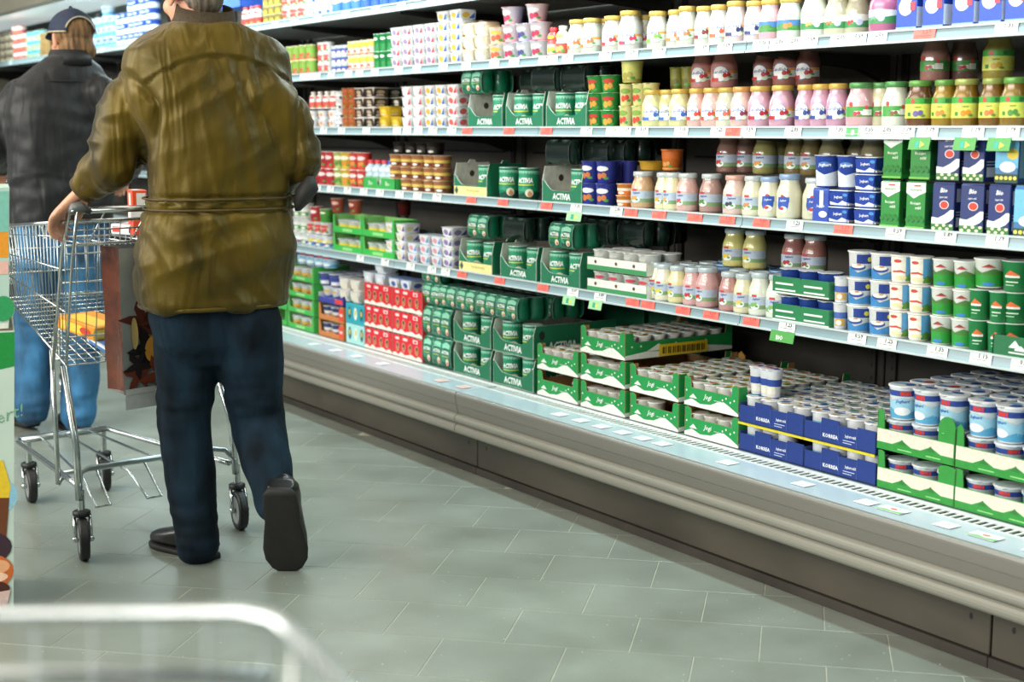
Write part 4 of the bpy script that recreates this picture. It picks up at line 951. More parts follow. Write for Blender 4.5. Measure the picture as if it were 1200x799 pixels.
row('3', carton(.066, .066, .126, '3f78a8', 'meadow'), [1210], 'sky blue carton with flowers', 'cut by the frame, fourth shelf', 1, rot=(0, 10))

# ---- fifth shelf
mw = cup(.034, .040, .068, 'e6e8e2', 'e2e6e2', 'mild', 'e8ece6', '4aa04a')
gtr = tray(.30, .12, [(-.15, 0), (.15, 0), (.15, .085), (.135, .085), (.13, .03), (-.13, .03), (-.135, .085), (-.15, .085)], .085, .085, '35b04a', '7fbf6a', [('r', -.05, .008, .05, .022, '8fd080')])
def gtrays(px, name, zl, cupk, desc, n=3):
    for j in range(zl[1]):
        z = zl[0] + j * .089
        l = put_tray(gtr, '4', px, f'bright green flower tray, {name}, {"upper" if j else "lower"} one' if zl[1] > 1 else f'bright green flower tray, {name}', z=z)
        fill(gtr, l, n, desc, f'in {name} tray' + (', upper' if j else ''), 'cups in bright green trays', ks=cupk)
row('4', mw, [352, 360], 'white milk cup with green', 'on fifth shelf', 3)
row('4', cup(.030, .034, .075, 'c8343a', 'e0d8d8', 'fruit', 'f0e0e0', 'a02028'), [372], 'red and white cup', 'on fifth shelf', 1, z0=Z4 + .12)
row('4', cup(.032, .037, .060, 'ece8e4', 'e6e0dc', 'fruit', 'd8504a', 'd0483c'), [367, 376, 384], 'white cup with red fruit', 'on fifth shelf', 1, z0=Z4 + .062)
row('4', cup(.032, .037, .060, 'e8eaee', 'e0e6ec', 'mild', 'e8d048', '4a90c8'), [369, 378, 387], 'white cup with yellow', 'on fifth shelf', 1)
row('4', cup(.030, .034, .068, '5aa040', 'd8e0d0', 'half', '3a8a34', 'e0ecd8'), [383], 'green cup', 'among white cups, fifth shelf', 1, z0=Z4 + .12)
fl = cup(.036, .043, .055, 'e8ecf0', 'dde6ea', 'mild', 'f0dc4a', '6ab0d8')
gtrays(407, 'left flower', (Z4 - .003, 2), fl, 'white flower cup')
gtrays(438, 'right flower', (Z4 - .003, 2), fl, 'white flower cup')
row('4', cup(.026, .033, .066, 'a8432e', 'e0c8b8', 'fruit', 'd8b0a0', '7a2a20'), [396, 417], 'red brown cup', 'standing on the flower trays', 1, z0=Z4 + .178)
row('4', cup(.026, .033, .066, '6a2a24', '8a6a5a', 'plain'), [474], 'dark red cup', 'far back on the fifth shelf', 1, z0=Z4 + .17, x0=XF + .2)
row('4', tub(.10, .085, .040, 'e4e4e2', art='corner', c1='d8d0a0', c2='5a4a9a'), [466, 478], 'white corner pot with violet wedge', 'on fifth shelf', 4, rot=None)
row('4', cup(.036, .044, .06, '8a929a', '70787c', 'mild', '6f8ca8', '8a6a5a'), [487, 499], 'dim grey cup', 'standing back on fifth shelf', 2, x0=XF + .11)  # shade at the shelf's back is put into these greys
row('4', tub(.10, .085, .042, 'e6e4e6', 'c8dce8', 'corner', c1='d89aa8', c2='4f9ad0'), [492, 506, 520], 'white corner pot with blue wedge', 'on fifth shelf', [2, 3, 3], rot=None)
row('4', tub(.10, .085, .042, 'e6e2e0', art='corner', c1='8a7ab0', c2='4a4f8c'), [533], 'white violet pot', 'by the yellow tray, fifth shelf', 4, rot=None)
l = put_tray(AY, '4', 557, 'yellow fronted ACTIVIA tray on the fifth shelf')
fill(AY, l, 3, 'green ACTIVIA cup', 'in yellow tray on fifth shelf', 'yoghurt cups in green trays')
for px, nm in ((607, 'far'), (656, 'near')):
    l = put_tray(AT, '4', px, f'green ACTIVIA tray on fifth shelf, {nm} one')
    fill(AT, l, 3, 'green ACTIVIA cup', f'in {nm} green tray on fifth shelf', 'yoghurt cups in green trays')
pack(FL, XF + .1, 578, Z4 + .134, 'green four pack on the yellow tray of the fifth shelf')
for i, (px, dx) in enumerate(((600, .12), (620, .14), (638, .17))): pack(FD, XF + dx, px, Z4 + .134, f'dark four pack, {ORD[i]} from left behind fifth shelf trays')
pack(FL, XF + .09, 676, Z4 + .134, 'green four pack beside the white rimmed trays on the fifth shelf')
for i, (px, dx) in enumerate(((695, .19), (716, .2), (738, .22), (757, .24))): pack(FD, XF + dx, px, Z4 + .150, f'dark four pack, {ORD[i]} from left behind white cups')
wt = tray(.34, .20, [(-.17, 0), (.17, 0), (.17, .045), (-.17, .045)], .045, .045, 'dfe3da', 'b8b4a4', [('r', -.17, .001, .17, .018, '3f8f58')] + [('e', x, .03, .007, .006, '6a4436') for x in (-.12, 0, .10)])
wc = cup(.035, .040, .068, 'e4e8e2', 'e6eae6', 'half', '3f8f5a', 'c8ccc4')
wc2 = cup(.035, .040, .068, 'e4e8e2', 'e6eae6', 'half', '3f8f5a', 'd8485c')
for j in range(2):
    l = put_tray(wt, '4', 722, f'white and green open tray on the fifth shelf, {"upper" if j else "lower"} one', z=Z4 - .003 + j * .078)
    fill(wt, l, 4, 'white green cup', f'in {"upper" if j else "lower"} white tray', 'cups in white trays', ks=wc2 if j == 0 else wc, rows=2)
LB = 'c3d2d8'
jars('4', [(771, 'cream jar with lemon label', jar('e6e4c8', LB, 'fields', 'e0cc3c'), .02), (779, 'cream jar with lemon label', jar('e8e6cc', LB, 'fields', 'e0cc3c')), (795, 'yellow jar with lemon label', jar('e6dfa8', LB, 'fields', 'e0cc3c')), (812, 'pink jar with cherry label', jar('dcaeaa', LB, 'fields', 'c82a34')), (829, 'large pink jar with cherry label', jar('d8aaa6', LB, 'fields', 'c82a34', r=.046, h=.13)), (855, 'dusky pink jar', jar('c0908a', LB, 'fields', 'a83a44')), (872, 'cream jar', jar('e6dfba', LB, 'fields', 'e0c060')), (891, 'white jar with plain label', jar('e0e6d6', LB, 'fields', '7ab05a', r=.043, h=.135)), (912, 'white jar with plain label', jar('e0e6d6', LB, 'fields', '7ab05a', r=.042, h=.135))], 'on fifth shelf')
for r in range(1, 4):
    pxs = [(785, 'cream'), (803, 'cream'), (822, 'pink'), (843, 'pink'), (866, 'cream'), (889, 'white')]
    for i, (px, cn) in enumerate(pxs):
        k = jar({'cream': 'e6e4c8', 'pink': 'd8aaa6', 'white': 'e0e6d6'}[cn], LB if (i + r) % 3 else '7fa4cc', 'fields')
        xc = XF + .04 + r * .086
        xx, yy = settle(xc, along(px, XF + .04, Z4 + .05), Z4 - .003, Z4 + .12, k['r'], k['r'], True)
        stand(k, (xx, yy, Z4 - .003), f'{cn} yoghurt jar on fifth shelf, {RW[r]} behind the front, {ORD[i]} from left', radians(20), 'jars in the back rows of the fifth shelf')
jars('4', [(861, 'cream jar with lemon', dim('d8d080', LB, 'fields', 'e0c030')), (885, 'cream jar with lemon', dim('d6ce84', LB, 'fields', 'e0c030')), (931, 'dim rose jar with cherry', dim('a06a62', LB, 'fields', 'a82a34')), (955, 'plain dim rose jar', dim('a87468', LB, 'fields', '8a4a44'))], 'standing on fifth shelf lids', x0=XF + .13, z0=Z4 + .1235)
et = tray(.235, .12, [(-.1175, 0), (.1175, 0), (.1175, .052), (.004, .052), (0, .047), (-.004, .052), (-.1175, .052)], .052, .052, '1f7a48', '5a7a5a', [('r', -.105, .010, -.02, .015, 'e8f0e8'), ('r', -.105, .028, -.03, .034, 'dfeadf'), ('r', .015, .010, .10, .015, 'e8f0e8'), ('r', .015, .028, .09, .034, 'dfeadf'), ('r', -.1175, .001, .1175, .006, 'e6e8e0')], side_print=[('t', 'EDEKA', 0, .03, .02, 'e8f0e8', {'bold': .03})])
ec = cup(.033, .037, .072, '2a4a9c', 'dbe4ea', 'mild', '2c4fa4', 'e8ecf0')
for j in range(2):
    l = put_tray(et, '4', 938, f'dark green tray of blue cups on the fifth shelf, {"upper" if j else "lower"} one', z=Z4 - .003 + j * .083)
    fill(et, l, 3, 'blue white cup', f'in {"upper" if j else "lower"} dark green tray, fifth shelf', 'cups in dark green trays', ks=ec, rows=1)
row('4', cup(.027, .031, .076, 'e6e8ea', 'd5dde4', 'mild', '4a6ab4', 'e0b050'), [972, 986], 'white cup with blue flowers', 'on fifth shelf', [1, 2])
bw = cup(.034, .0395, .077, 'eceeec', 'e9ebe8', 'bowl', '3f86c0', name='yoghurt_beaker', tab=False)
pa = cup(.033, .0385, .077, 'efece0', 'ebe9e2', 'pasture', name='yoghurt_beaker', tab=False)
hi_ = cup(.034, .0395, .077, 'e6e9e2', 'e6e9e2', 'hills', name='yoghurt_beaker', tab=False)
lo_ = cup(.034, .0395, .080, '1f8246', 'e2e7e2', 'logo', name='yoghurt_beaker', tab=False)
row('4', bw, [1009, 1035], 'white beaker with porridge bowl', 'on fifth shelf', 3)
row('4', pa, [1056, 1079], 'cream beaker with blue pasture', 'on fifth shelf', 3)
row('4', hi_, [1106, 1131], 'white beaker with green hills', 'on fifth shelf', 3)
row('4', hi_, [1160], 'white beaker with green hills', 'top of the dark green ones', 1, z0=Z4 + .162, x0=XF + .02)
row('4', lo_, [1148, 1171], 'green beaker with orange emblem', 'on fifth shelf', 2)
row('4', lo_, [1191], 'green beaker with orange emblem', 'at right end, fifth shelf', 3, x0=XF + .03)
rt_ = tray(.16, .10, [(-.08, 0), (.08, 0), (.08, .055), (-.08, .055)], .055, .055, '1a6a40', '4a7a5a', [('s', [(-.03, .026, .028), (-.012, .026, .046), (.006, .026, .028)], 'dfeadf'), ('s', [(-.012, .02, .024), (.006, .02, .034), (.02, .02, .024)], 'dfeadf'), ('r', -.03, .012, .02, .016, 'dfeadf')])
put_tray(rt_, '4', 1194, 'dark green tray with white mountain emblem at the right end of fifth shelf', x0=XF - .012)

# ------------------------------------------------------------------ the bottom deck
XD = 3.047
def deck_tray(k, px, z, label, group): return put_tray(k, 'D', px, label, x0=XD, z=z, group=group)
# bright green trays, four high, at the far end
g4 = tray(.30, .20, [(-.15, 0), (.15, 0), (.15, .080), (.135, .080), (.13, .026), (-.13, .026), (-.135, .080), (-.15, .080)], .08, .08, '3fb44e', '86c070', [('r', -.05, .008, .05, .020, '9ad88a')])
gc = cup(.034, .040, .060, 'e4e6ea', 'e0e6ea', 'mild', 'd8b84a', 'c8503c')
for px, nm in ((352, 'nearer'), (322, 'farther')):
    for j in range(4):
        l = deck_tray(g4, px, ZD + j * .083, f'bright green crate of small cups, {nm} stack, {UP[4][j]} one', 'bright green crates on the deck')
        if nm == 'nearer' or j > 1: fill(g4, l, 3, 'small white cup', f'in {nm} bright green crate, {UP[4][j]} one', 'cups in bright green crates', ks=gc, rows=2 if j == 3 else 1)
row('D', cup(.036, .043, .064, 'e6eaee', 'dfe6ea', 'milk'), [358, 368, 378, 388], 'white milk cup', 'on the bright green crates', 2, z0=ZD + .335)
# orange carton trays
ot = tray(.27, .20, [(-.135, 0), (.135, 0), (.135, .08), (.10, .08), (.09, .026), (.01, .026), (0, .04), (-.01, .026), (-.11, .026), (-.12, .08), (-.135, .08)], .08, .08, 'c87a3e', 'b0865a', [('r', .085, .01, .13, .07, 'e2422c'), ('r', .095, .034, .122, .046, 'f0d8d0')])
oc = cup(.034, .040, .062, '3a4a86', 'dfe6ea', 'mild', 'e6e2dc', '8a3a34')
for j in range(2):
    l = deck_tray(ot, 388, ZD + j * .083, f'orange cardboard tray with red corner on the deck, {"upper" if j else "lower"} one', 'cardboard trays')
    fill(ot, l, 3, 'navy cup', f'in {"upper" if j else "lower"} orange tray', 'cups in orange trays', ks=oc)
bt = tray(.27, .20, [(-.135, 0), (.135, 0), (.135, .05), (.06, .03), (-.135, .03)], .05, .05, '3a3f9a', 'd8d8dc', [('r', .04, .008, .12, .03, 'e04030')])
l = deck_tray(bt, 388, ZD + .166, 'blue and red tray on top of the orange trays', 'cardboard trays')
fill(bt, l, 3, 'blue and white cup', 'in blue tray above orange trays', 'cups above the orange trays', ks=cup(.036, .042, .075, 'dfe4ea', 'dfe4ea', 'half', '39489c', 'e0b860'), rows=2)
row('D', cup(.034, .042, .062, '4a559a', 'dde4ec', 'mild', '39489c', 'd8dce6'), [384, 396, 408], 'blue cup with silver lid', 'uppermost above orange trays', 1, rows=3, z0=ZD + .246, x0=XD + .01)
# teal boxes
def flat_box(w, d, h, c, pr, name='cardboard_box'):
    g = G(); g.box((-d / 2, -w / 2, 0), (d / 2, w / 2, h), M(c, .5, var=.04), .002); b = g.mesh('body')
    g = G(); g.box((-d / 2 + .004, -.001, h), (d / 2 - .004, .001, h + .0012), M(c, .5, var=.2)); s = g.mesh('flap')
    g = G(); printed(g, pr, face_x(-d / 2 - .0001), .05); return kind(name, 'box', [('body', b), ('flap', s), ('print', g.mesh('print'))], w=w, d=d, h=h)
tea = [('e', x, .05, .016, .030, c) for x, c in ((-.06, '1c5a6a'), (0, 'e8ece0'), (.06, '1c5a6a'))] + [('e', x, .055, .008, .014, 'd8c23c') for x in (-.06, .0, .06)]
for j, c in enumerate(('a8dcd8', '2aa0b0')):
    k = flat_box(.20, .2, .095, c, tea)
    stand(k, (XD + .1, along(417, XD, ZD + .05), ZD + j * .0965), ['pale teal box with ovals at the bottom beside red trays', 'teal box with ovals above the pale one'][j], 0, 'teal boxes')
row('D', tub(.10, .09, .055, 'e9e6dc', 'e8e6e2', 'square', 'e8ddc0', 'e6e2da'), [411, 424], 'cream tub', 'on the teal boxes', 2, rot=None, z0=ZD + .194, x0=XD)
# red trays
def red(w=.265, h=.102, d=.2):
    pr = [('s', [(-w / 2, .001, .012), (-w * .4, .001, .020), (-w * .3, .001, .010), (-w * .2, .001, .024), (-w * .08, .001, .012), (.04, .001, .022), (w * .3, .001, .012), (w * .4, .001, .022), (w / 2, .001, .010)], 'f0e8dc')]
    for x in (-.085, -.03, .03, .09): pr += [('e', x, .046, .014, .021, 'e8c8a8'), ('e', x, .046, .011, .018, '4a2420'), ('e', x, .040, .007, .009, 'c88a3a')]
    pr += [('r', -.10, .078, -.065, .090, 'f2d8d4'), ('r', -.03, .078, .01, .090, 'f2d8d4'), ('r', .06, .076, .10, .092, 'f0e6e4'), ('r', .068, .079, .092, .088, 'd8242c')]
    pz = [(-w / 2, 0), (w / 2, 0), (w / 2, h)] + [(w / 2 - w * i / 12, h - (.006 if i % 2 else 0)) for i in range(1, 12)] + [(-w / 2, h)]
    return tray(w, d, pz, h, h * .9, 'd8202c', 'd8b0a8', pr)
RT = red()
rc = cup(.033, .0385, .08, 'e9e4e0', 'dfe3e6', 'fruit', 'd83a3c', 'a82a34')
for px, nm in ((443, 'left'), (477, 'right')):
    for j in range(3):
        l = deck_tray(RT, px, ZD + j * .104, f'red tray with oval windows, {nm} stack, {UP[3][j]} one', 'red trays on the deck')
        if j == 2: fill(RT, l, 3, 'white cup', f'in top red tray, {nm} stack', 'cups in red trays', ks=rc, rows=2)
row('D', tub(.10, .09, .058, 'dfe3e8', 'c8d4e2', 'square', 'e6e9ee', 'd5dbe4'), [440, 453], 'white pot with blue lid', 'on the red trays, left stack', [1, 2], rot=None, z0=ZD + .297)
row('D', tub(.10, .09, .052, 'dfe3e8', '8aa4d4', 'square', '3b5aa8', 'e0e4ea'), [470, 484], 'white pot with bright blue lid', 'on the red trays, right stack', 1, rot=None, z0=ZD + .297)
# green ACTIVIA packs
yq = along(495, XD, ZD + .1)
for i in range(2):
    for j in range(2):
        stand_pack(FT, (XD + .08, yq - i * .154, ZD + j * .1285), f'green four pack beside the red trays, {["left", "right"][i]} column, {UP[2][j]} one', 0, 'green four packs on the deck')
for j in range(2): stand_pack(FL, (XD + .085, yq - .06, ZD + .258 + j * .0945), f'green four pack on top beside red trays, {UP[2][j]} one of two', 0, 'green four packs on the deck')
DT = act_tray(w=.285, d=.40, lo=.048, hi=.090, side=.128, tab=0)
g = G(); printed(g, [('t', 'ACTIVIA', -.062, .044, .032, 'f2f6f2', {'bold': .03, 'wide': .85}), ('e', -.160, .090, .013, .018, '14201a')], face_y(-.285 / 2 - .0002)); DT['parts'].append(('side_print', g.mesh('side_print')))
for px, nm in ((553, 'far'), (601, 'near')):
    for j in range(2):
        l = deck_tray(DT, px, ZD + j * .130, f'deep green ACTIVIA tray on the deck, {nm} stack, {UP[2][j]} one', 'green trays on the deck')
        fill(DT, l, 3, 'green ACTIVIA cup', f'in {nm} deck stack, {UP[2][j]} tray', 'cups in the deck trays', rows=1)
for r in range(2):
    y0 = along(540, XD + .08, .64)
    for i in range(4): stand_pack(FL, (XD + .085 + r * .157, y0 - i * .1535 - r * .02, ZD + .2605), f'green four pack on the deck trays, {RW[r]}, {ORD[i]} from left', 0, 'green four packs on the deck trays', tip=(0, 0, radians(jit(.6))))
# closed cartons in the shade at the back
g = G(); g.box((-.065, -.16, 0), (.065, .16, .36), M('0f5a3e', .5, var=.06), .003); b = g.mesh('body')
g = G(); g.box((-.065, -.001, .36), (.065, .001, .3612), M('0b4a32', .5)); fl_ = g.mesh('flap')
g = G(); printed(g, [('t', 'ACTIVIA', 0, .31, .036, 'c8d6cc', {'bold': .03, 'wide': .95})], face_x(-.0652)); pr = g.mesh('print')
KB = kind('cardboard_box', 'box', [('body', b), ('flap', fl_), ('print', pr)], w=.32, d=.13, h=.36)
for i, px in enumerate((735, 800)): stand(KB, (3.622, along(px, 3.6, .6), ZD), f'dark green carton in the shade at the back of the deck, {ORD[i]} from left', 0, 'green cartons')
# snowy green crates
def hills_print(w, h):
    q = [(-w / 2, .001, h * .20), (-w * .36, .001, h * .42), (-w * .2, .001, h * .22), (-.0, .001, h * .30), (w * .12, .001, h * .52), (w * .24, .001, h * .60), (w * .36, .001, h * .40), (w / 2, .001, h * .14)]
    it = [('s', q, 'eceee6'), ('t', 'Jogi', -w * .06, h * .66, h * .36, 'eef2ea', {'shear': .3, 'bold': .02}), ('r', w * .06, h * .56, w * .2, h * .585, 'dfe8dc')]
    it += [('s', [(-w * .40, h * .46, h * .48), (-w * .33, h * .46, h * .70), (-w * .26, h * .46, h * .48)], 'eceee6')]
    it += [('e', w * x, h * y, .0035, .0035, 'e6f0e2') for x, y in ((.28, .82), (.36, .66), (.43, .80), (.22, .70), (-.45, .82))]
    return it
MW, MD, MH = .262, .50, .062
front = [(-MW / 2, 0), (MW / 2, 0), (MW / 2, .092), (MW / 2 - .012, .100), (MW / 2 - .03, .092), (MW / 2 - .034, MH), (-MW / 2 + .034, MH), (-MW / 2 + .03, .092), (-MW / 2 + .012, .100), (-MW / 2, .092)]
sp = [(-MD / 2, 0), (MD / 2, 0), (MD / 2, .095), (MD / 2 - .03, .095), (MD / 2 - .035, MH), (-MD / 2 + .04, MH), (-MD / 2 + .035, .095), (-MD / 2, .095)]
SPR = [('s', [(-.25, .002, .016), (-.15, .002, .026), (-.05, .002, .018), (.1, .002, .03), (.25, .002, .014)], 'eceee6'), ('s', [(-.15, .026, .027), (-.10, .026, .05), (-.05, .026, .03), (-.02, .026, .027)], 'eceee6')]
SPR += [('e', x, .046, .004, .004, 'e6f0e2') for x in (-.22, -.18, -.02, .12)]
MT = tray(MW, MD, front, .092, .055, '169447', 'b08a58', hills_print(MW, MH), sp, side_print=SPR)
MT['parts'].append(('corner_post', G().box((-MD / 2 + .003, -MW / 2 + .003, .003), (-MD / 2 + .012, -MW / 2 + .03, .096), M('b08a58', .7)).mesh('corner_post')))
LA = ('2f8a38', 'e08a38', 'f0e8d8')
mc = [cup(.029, .0335, .072, 'e6e8e0', 'eef0e6', 'joy', '2f9a4a', 'c86a4a', name='yoghurt_pot', lidart=LA), cup(.029, .0335, .072, 'e6e8e0', 'd5dcd0', 'joy', '2f9a4a', 'e0c04a', name='yoghurt_pot', lidart=('d8b848', '3f8a44', 'e8ece8')), cup(.029, .0335, .072, 'e6e8e0', 'd0d8cc', 'joy', '3aa050', 'b83a3a', name='yoghurt_pot', lidart=('c85a44', '4a9a4c', 'dfe6e0'))]
def field(loc, w, d, cols, rows, ks, desc, place, group, z, skip=0.0, x_off=.007, skipf=None):
    for r in range(rows):
        for i in range(cols):
            if skipf and skipf(r, i): continue
            k = ks[random.randrange(len(ks))]
            y = loc[1] + w / 2 - .003 - (i + .5) * (w - .006) / cols; x = loc[0] - d / 2 + x_off + k['r'] + r * (2 * k['r'] + .0012)
            stand(k, (x, y, loc[2] + z), f'{desc} {place}, {RW[r]}, {ORD[i]} from left', radians(random.uniform(-30, 50)), group)
crates = [(653, 2, 'first'), (706, 3, 'second'), (766, 2, 'third'), (833, 2, 'fourth')]
for px, n, nm in crates:
    for j in range(n):
        l = deck_tray(MT, px, ZD + j * .1015, f'green crate with snowy hills, {nm} stack from left, {UP[n][j]} one', 'snowy green crates')
        if j < n - 1:
            sk = {('first', 0): (0, 1, 2), ('third', 0): (2, 3)}.get((nm, j), ())
            field(l, MW, MD, 4 if False else 4, 1, [cup(.027, .0300, .072, 'e6e8e0', 'eef0e6', 'joy', '2f9a4a', 'c86a4a', name='yoghurt_pot')], 'small pot', f'in {nm} snowy stack, {UP[n][j]} crate', 'pots in the snowy crates', .004, skipf=lambda r, i: i in sk)
        else:
            k4 = [cup(.027, .0305, .076, 'eef0ea', 'f2f4ee', 'joy', g_, f_, name='yoghurt_pot', lidart=la) for c, g_, f_, la in (('eef0e6', '2f9a4a', 'c86a4a', LA), ('e8ece0', '2f9a4a', 'e0c04a', ('d8b848', '3f8a44', 'e8ece8')), ('e6eae0', '3aa050', 'b83a3a', ('c85a44', '4a9a4c', 'dfe6e0')))]
            field(l, MW, MD, 4, 7, k4, 'small pot', f'in top crate of {nm} snowy stack', 'pots in the snowy crates', .004)
# yellow label strip on the second stack's side
ly = along(737, XD, ZD + .25)
t = thing('price_strip', 'yellow label strip with dark bars on the side of a snowy green crate', 'label', (XD + .25, along(706, XD, ZD + .03) - MW / 2 - .0016, ZD + .203), 0)
g = G(); g.box((-.10, -.0008, .004), (.125, 0, .046), ink('e8c21c')); g.obj('card', t)
g = G(); printed(g, [('r', -.085 + i * .011 + (.002 if i % 3 else 0), .012, -.085 + i * .011 + (.006 if i % 2 else .009), .036, '5a4a10') for i in range(18)], face_y(-.0008)); g.obj('print', t)
for i, (px, z, dx) in enumerate(((800, ZD + .20, .44), (860, ZD + .10, .46))):
    g = G(); g.plate([(-.05, 0), (.05, 0), (.05, .04), (.025, .05), (.02, .085), (0, .10), (-.02, .085), (-.025, .05), (-.05, .04)], .004, lambda u, v, w: (w, -u, v), M('c8954a', .7, var=.12), None)
    t = thing('cardboard_flap', f'brown cardboard flap standing up behind the snowy crates, {ORD[i]} from left', 'cardboard', (XD + .505, along([797, 868][i], XD + .505, z + .05), z), 0, 'cardboard flaps')
    g.obj('flap', t); g = G(); g.box((-.001, -.04, .02), (0, .04, .0215), M('9a7038', .7)); g.obj('crease', t)
# blue crates
def blue_tray(w, d=.50, h=.072):
    p = [(-w / 2, 0), (w / 2, 0), (w / 2, h), (w / 2 - .002, h)]
    n = 4; q = [(-w / 2, 0), (w / 2, 0)]
    for i in range(n):
        a = w / 2 - i * w / n; b_ = w / 2 - (i + 1) * w / n; hh = h - (.012 if i % 2 else .0) - (.006 if i in (0, 3) else 0)
        q += [(a - .0005, hh), (b_ + .0005, hh)]
    pr = [('t', 'KORREA', -w * .12, h * .30, h * .17, 'e8ecf4', {'bold': .03}), ('t', 'Joghurt mild', w * .16, h * .46, h * .16, 'e8ecf4', {'bold': .02, 'wide': .7}), ('r', w * .06, h * .26, w * .22, h * .29, 'c5d0ea'), ('r', w * .06, h * .16, w * .18, h * .19, 'c5d0ea')] + [('r', x - .0006, .003, x + .0006, h * .8, '4a64b8') for x in (-w / 4, 0, w / 4)]
    return tray(w, d, q, h * .85, h * .8, '17357f', '2c4276', pr)
bc = [cup(.0285, .0325, .080, 'f0f2f2', 'f2f4f2', 'mild', a, b_, name='yoghurt_beaker', lidart=la) for c, a, b_, la in (('d5dce0', '3a6ab4', 'e4e8ea', ('4a8a5a', 'e8e4d0', '8aa4c8')), ('dde0dc', '6aa8d4', '2d4f9c', ('3f68b0', 'e0e8ea', 'c8a878')), ('d8dee6', '2f5aa8', 'a8cce4', ('5ab0c8', '3a5a9c', 'e8ece8')))]
BW = .283
BT = blue_tray(BW)
for px, nm in ((903, 'left'), (983, 'right')):
    for j in range(2):
        l = deck_tray(BT, px, ZD + j * .0905, f'dark blue crate reading KORREA, {nm} stack, {UP[2][j]} one', 'dark blue crates')
        if j == 0: field(l, BW, .5, 4, 1, bc, 'blue white beaker', f'in lower {nm} blue crate', 'beakers in the blue crates', .004, skipf=lambda r, i, nm=nm: nm == 'left' and i == 3)
        else: field(l, BW, .5, 4, 7, bc, 'blue white beaker', f'in upper {nm} blue crate', 'beakers in the blue crates', .004)
        if j == 1:
            t = thing('edging_strip', f'yellow edging strip under the upper {nm} blue crate', 'strip', (XD - .002, l[1], ZD + .0835), 0, 'yellow strips')
            g = G(); g.box((-.002, -BW / 2, 0), (.001, BW / 2, .0065), M('e2cf2c', .5)); g.obj('edge', t); g = G(); g.box((-.0024, -BW / 2, .0055), (.001, BW / 2, .007), M('c8b424', .5)); g.obj('rim', t)
tc = cup(.028, .037, .090, 'e6e8ec', 'e4dfe6', 'mild', '2d4a9c', 'e8e8d0', name='yoghurt_beaker', lidart=('d83a6a', '3a55a8', 'eef0f0'))
row('D', tc, [888, 900, 907], 'tall white beaker with pink rim', 'standing on the blue crates', 1, z0=ZD + .176, x0=XD + .02)
# light green crates with two layers of large beakers
GW, GD = .272, .50
def green_tray(ear=True):
    h = .060; E_ = .022 if ear else .005
    q = [(-GW / 2, 0), (GW / 2, 0), (GW / 2, .100)] + [(GW / 2 - .029 + .028 * cos(pi * i / 8), .100 + (E_ + .008 if ear else .009) * sin(pi * i / 8)) for i in range(0, 9)] + [(GW / 2 - .058, h), (-GW / 2 + .026, h), (-GW / 2 + .022, .105), (-GW / 2 + .012, .118 if ear else .109), (-GW / 2, .108)]
    pr = [('r', -GW / 2 + .001, .001, GW / 2 - .030, h * .50, 'dcd7c6'), ('s', [(-GW / 2 + .001, h * .5, h * .78), (-.04, h * .5, h * .78), (GW / 2 - .03, h * .5, h * .62)], 'dcd7c6')]
    for x in (-.045, .05): pr += [('s', [(x - .035, h * .30, h * .34), (x - .012, h * .30, h * .56), (x, h * .30, h * .80), (x + .014, h * .30, h * .56), (x + .035, h * .30, h * .34)], '3f8f3c'), ('r', x - .02, h * .46, x + .02, h * .49, '2f7a34')]
    pr = [('r', -GW / 2 + .001, .001, GW / 2 - .03, h * .30, '3fa544')] + [p for p in pr if True]
    pr = [('s', [(-GW / 2 + .001, h * .32, h * .98), (GW / 2 - .004, h * .32, h * .98)], 'dcd7c6'), ('s', [(-GW / 2 + .001, .001, h * .36), (-.08, .001, h * .36), (-.045, .001, h * .62), (-.012, .001, h * .36), (.02, .001, h * .36), (.055, .001, h * .62), (.09, .001, h * .36), (GW / 2 - .004, .001, h * .36)], '2f9038'), ('s', [(-.06, h * .40, h * .42), (-.045, h * .40, h * .66), (-.03, h * .40, h * .42)], '2f7a34'), ('s', [(.04, h * .40, h * .42), (.055, h * .40, h * .66), (.07, h * .40, h * .42)], '2f7a34'), ('r', -.06, h * .14, -.01, h * .20, '8ccf84'), ('r', .04, h * .14, .09, h * .20, '8ccf84')]
    return tray(GW, GD, q, .11, .11, '2b8f36', '4f9848', pr, [(-GD / 2, 0), (GD / 2, 0), (GD / 2, .10), (-GD / 2 + .05, .06), (-GD / 2, .105)])
GT, GT0 = green_tray(), green_tray(False)
wcup = [cup(.0335, .0405, .098, 'eef2f4', 'eef2f4', 'milk', '6fb4d6', lidart=la, name='yoghurt_cup') for la in (('3a62ae', 'e8ecee', 'a8cfe4'), ('8ac0e0', '3a62ae', 'e8ecee'), ('e4ecf0', 'c8453c', '5a90c8'))]
wlow = [cup(.0335, .0405, .082, 'e6ebee', 'dfe8ee', 'milk', '58b0b8', name='yoghurt_cup')]
for px, nm in ((1072, 'left'), (1166, 'right'), (1275, 'rightmost')):
    for j in range(2):
        l = deck_tray(GT if j else GT0, px, ZD + j * .112, f'light green crate with little mountains, {nm} stack, {UP[2][j]} one', 'light green crates')
        if nm == 'rightmost' and j == 0: continue
        if j == 0: field(l, GW, GD, 3, 1, wlow, 'white milk cup', f'in lower {nm} green crate', 'cups in the light green crates', .004)
        else:
            field(l, GW, GD, 3, 5, wlow, 'white milk cup', f'in upper {nm} green crate, lower layer', 'cups in the light green crates', .004)
            field(l, GW, GD, 3, 5, wcup, 'big white Joghurt cup', f'in {nm} green crate, top layer', 'cups in the light green crates', .088)

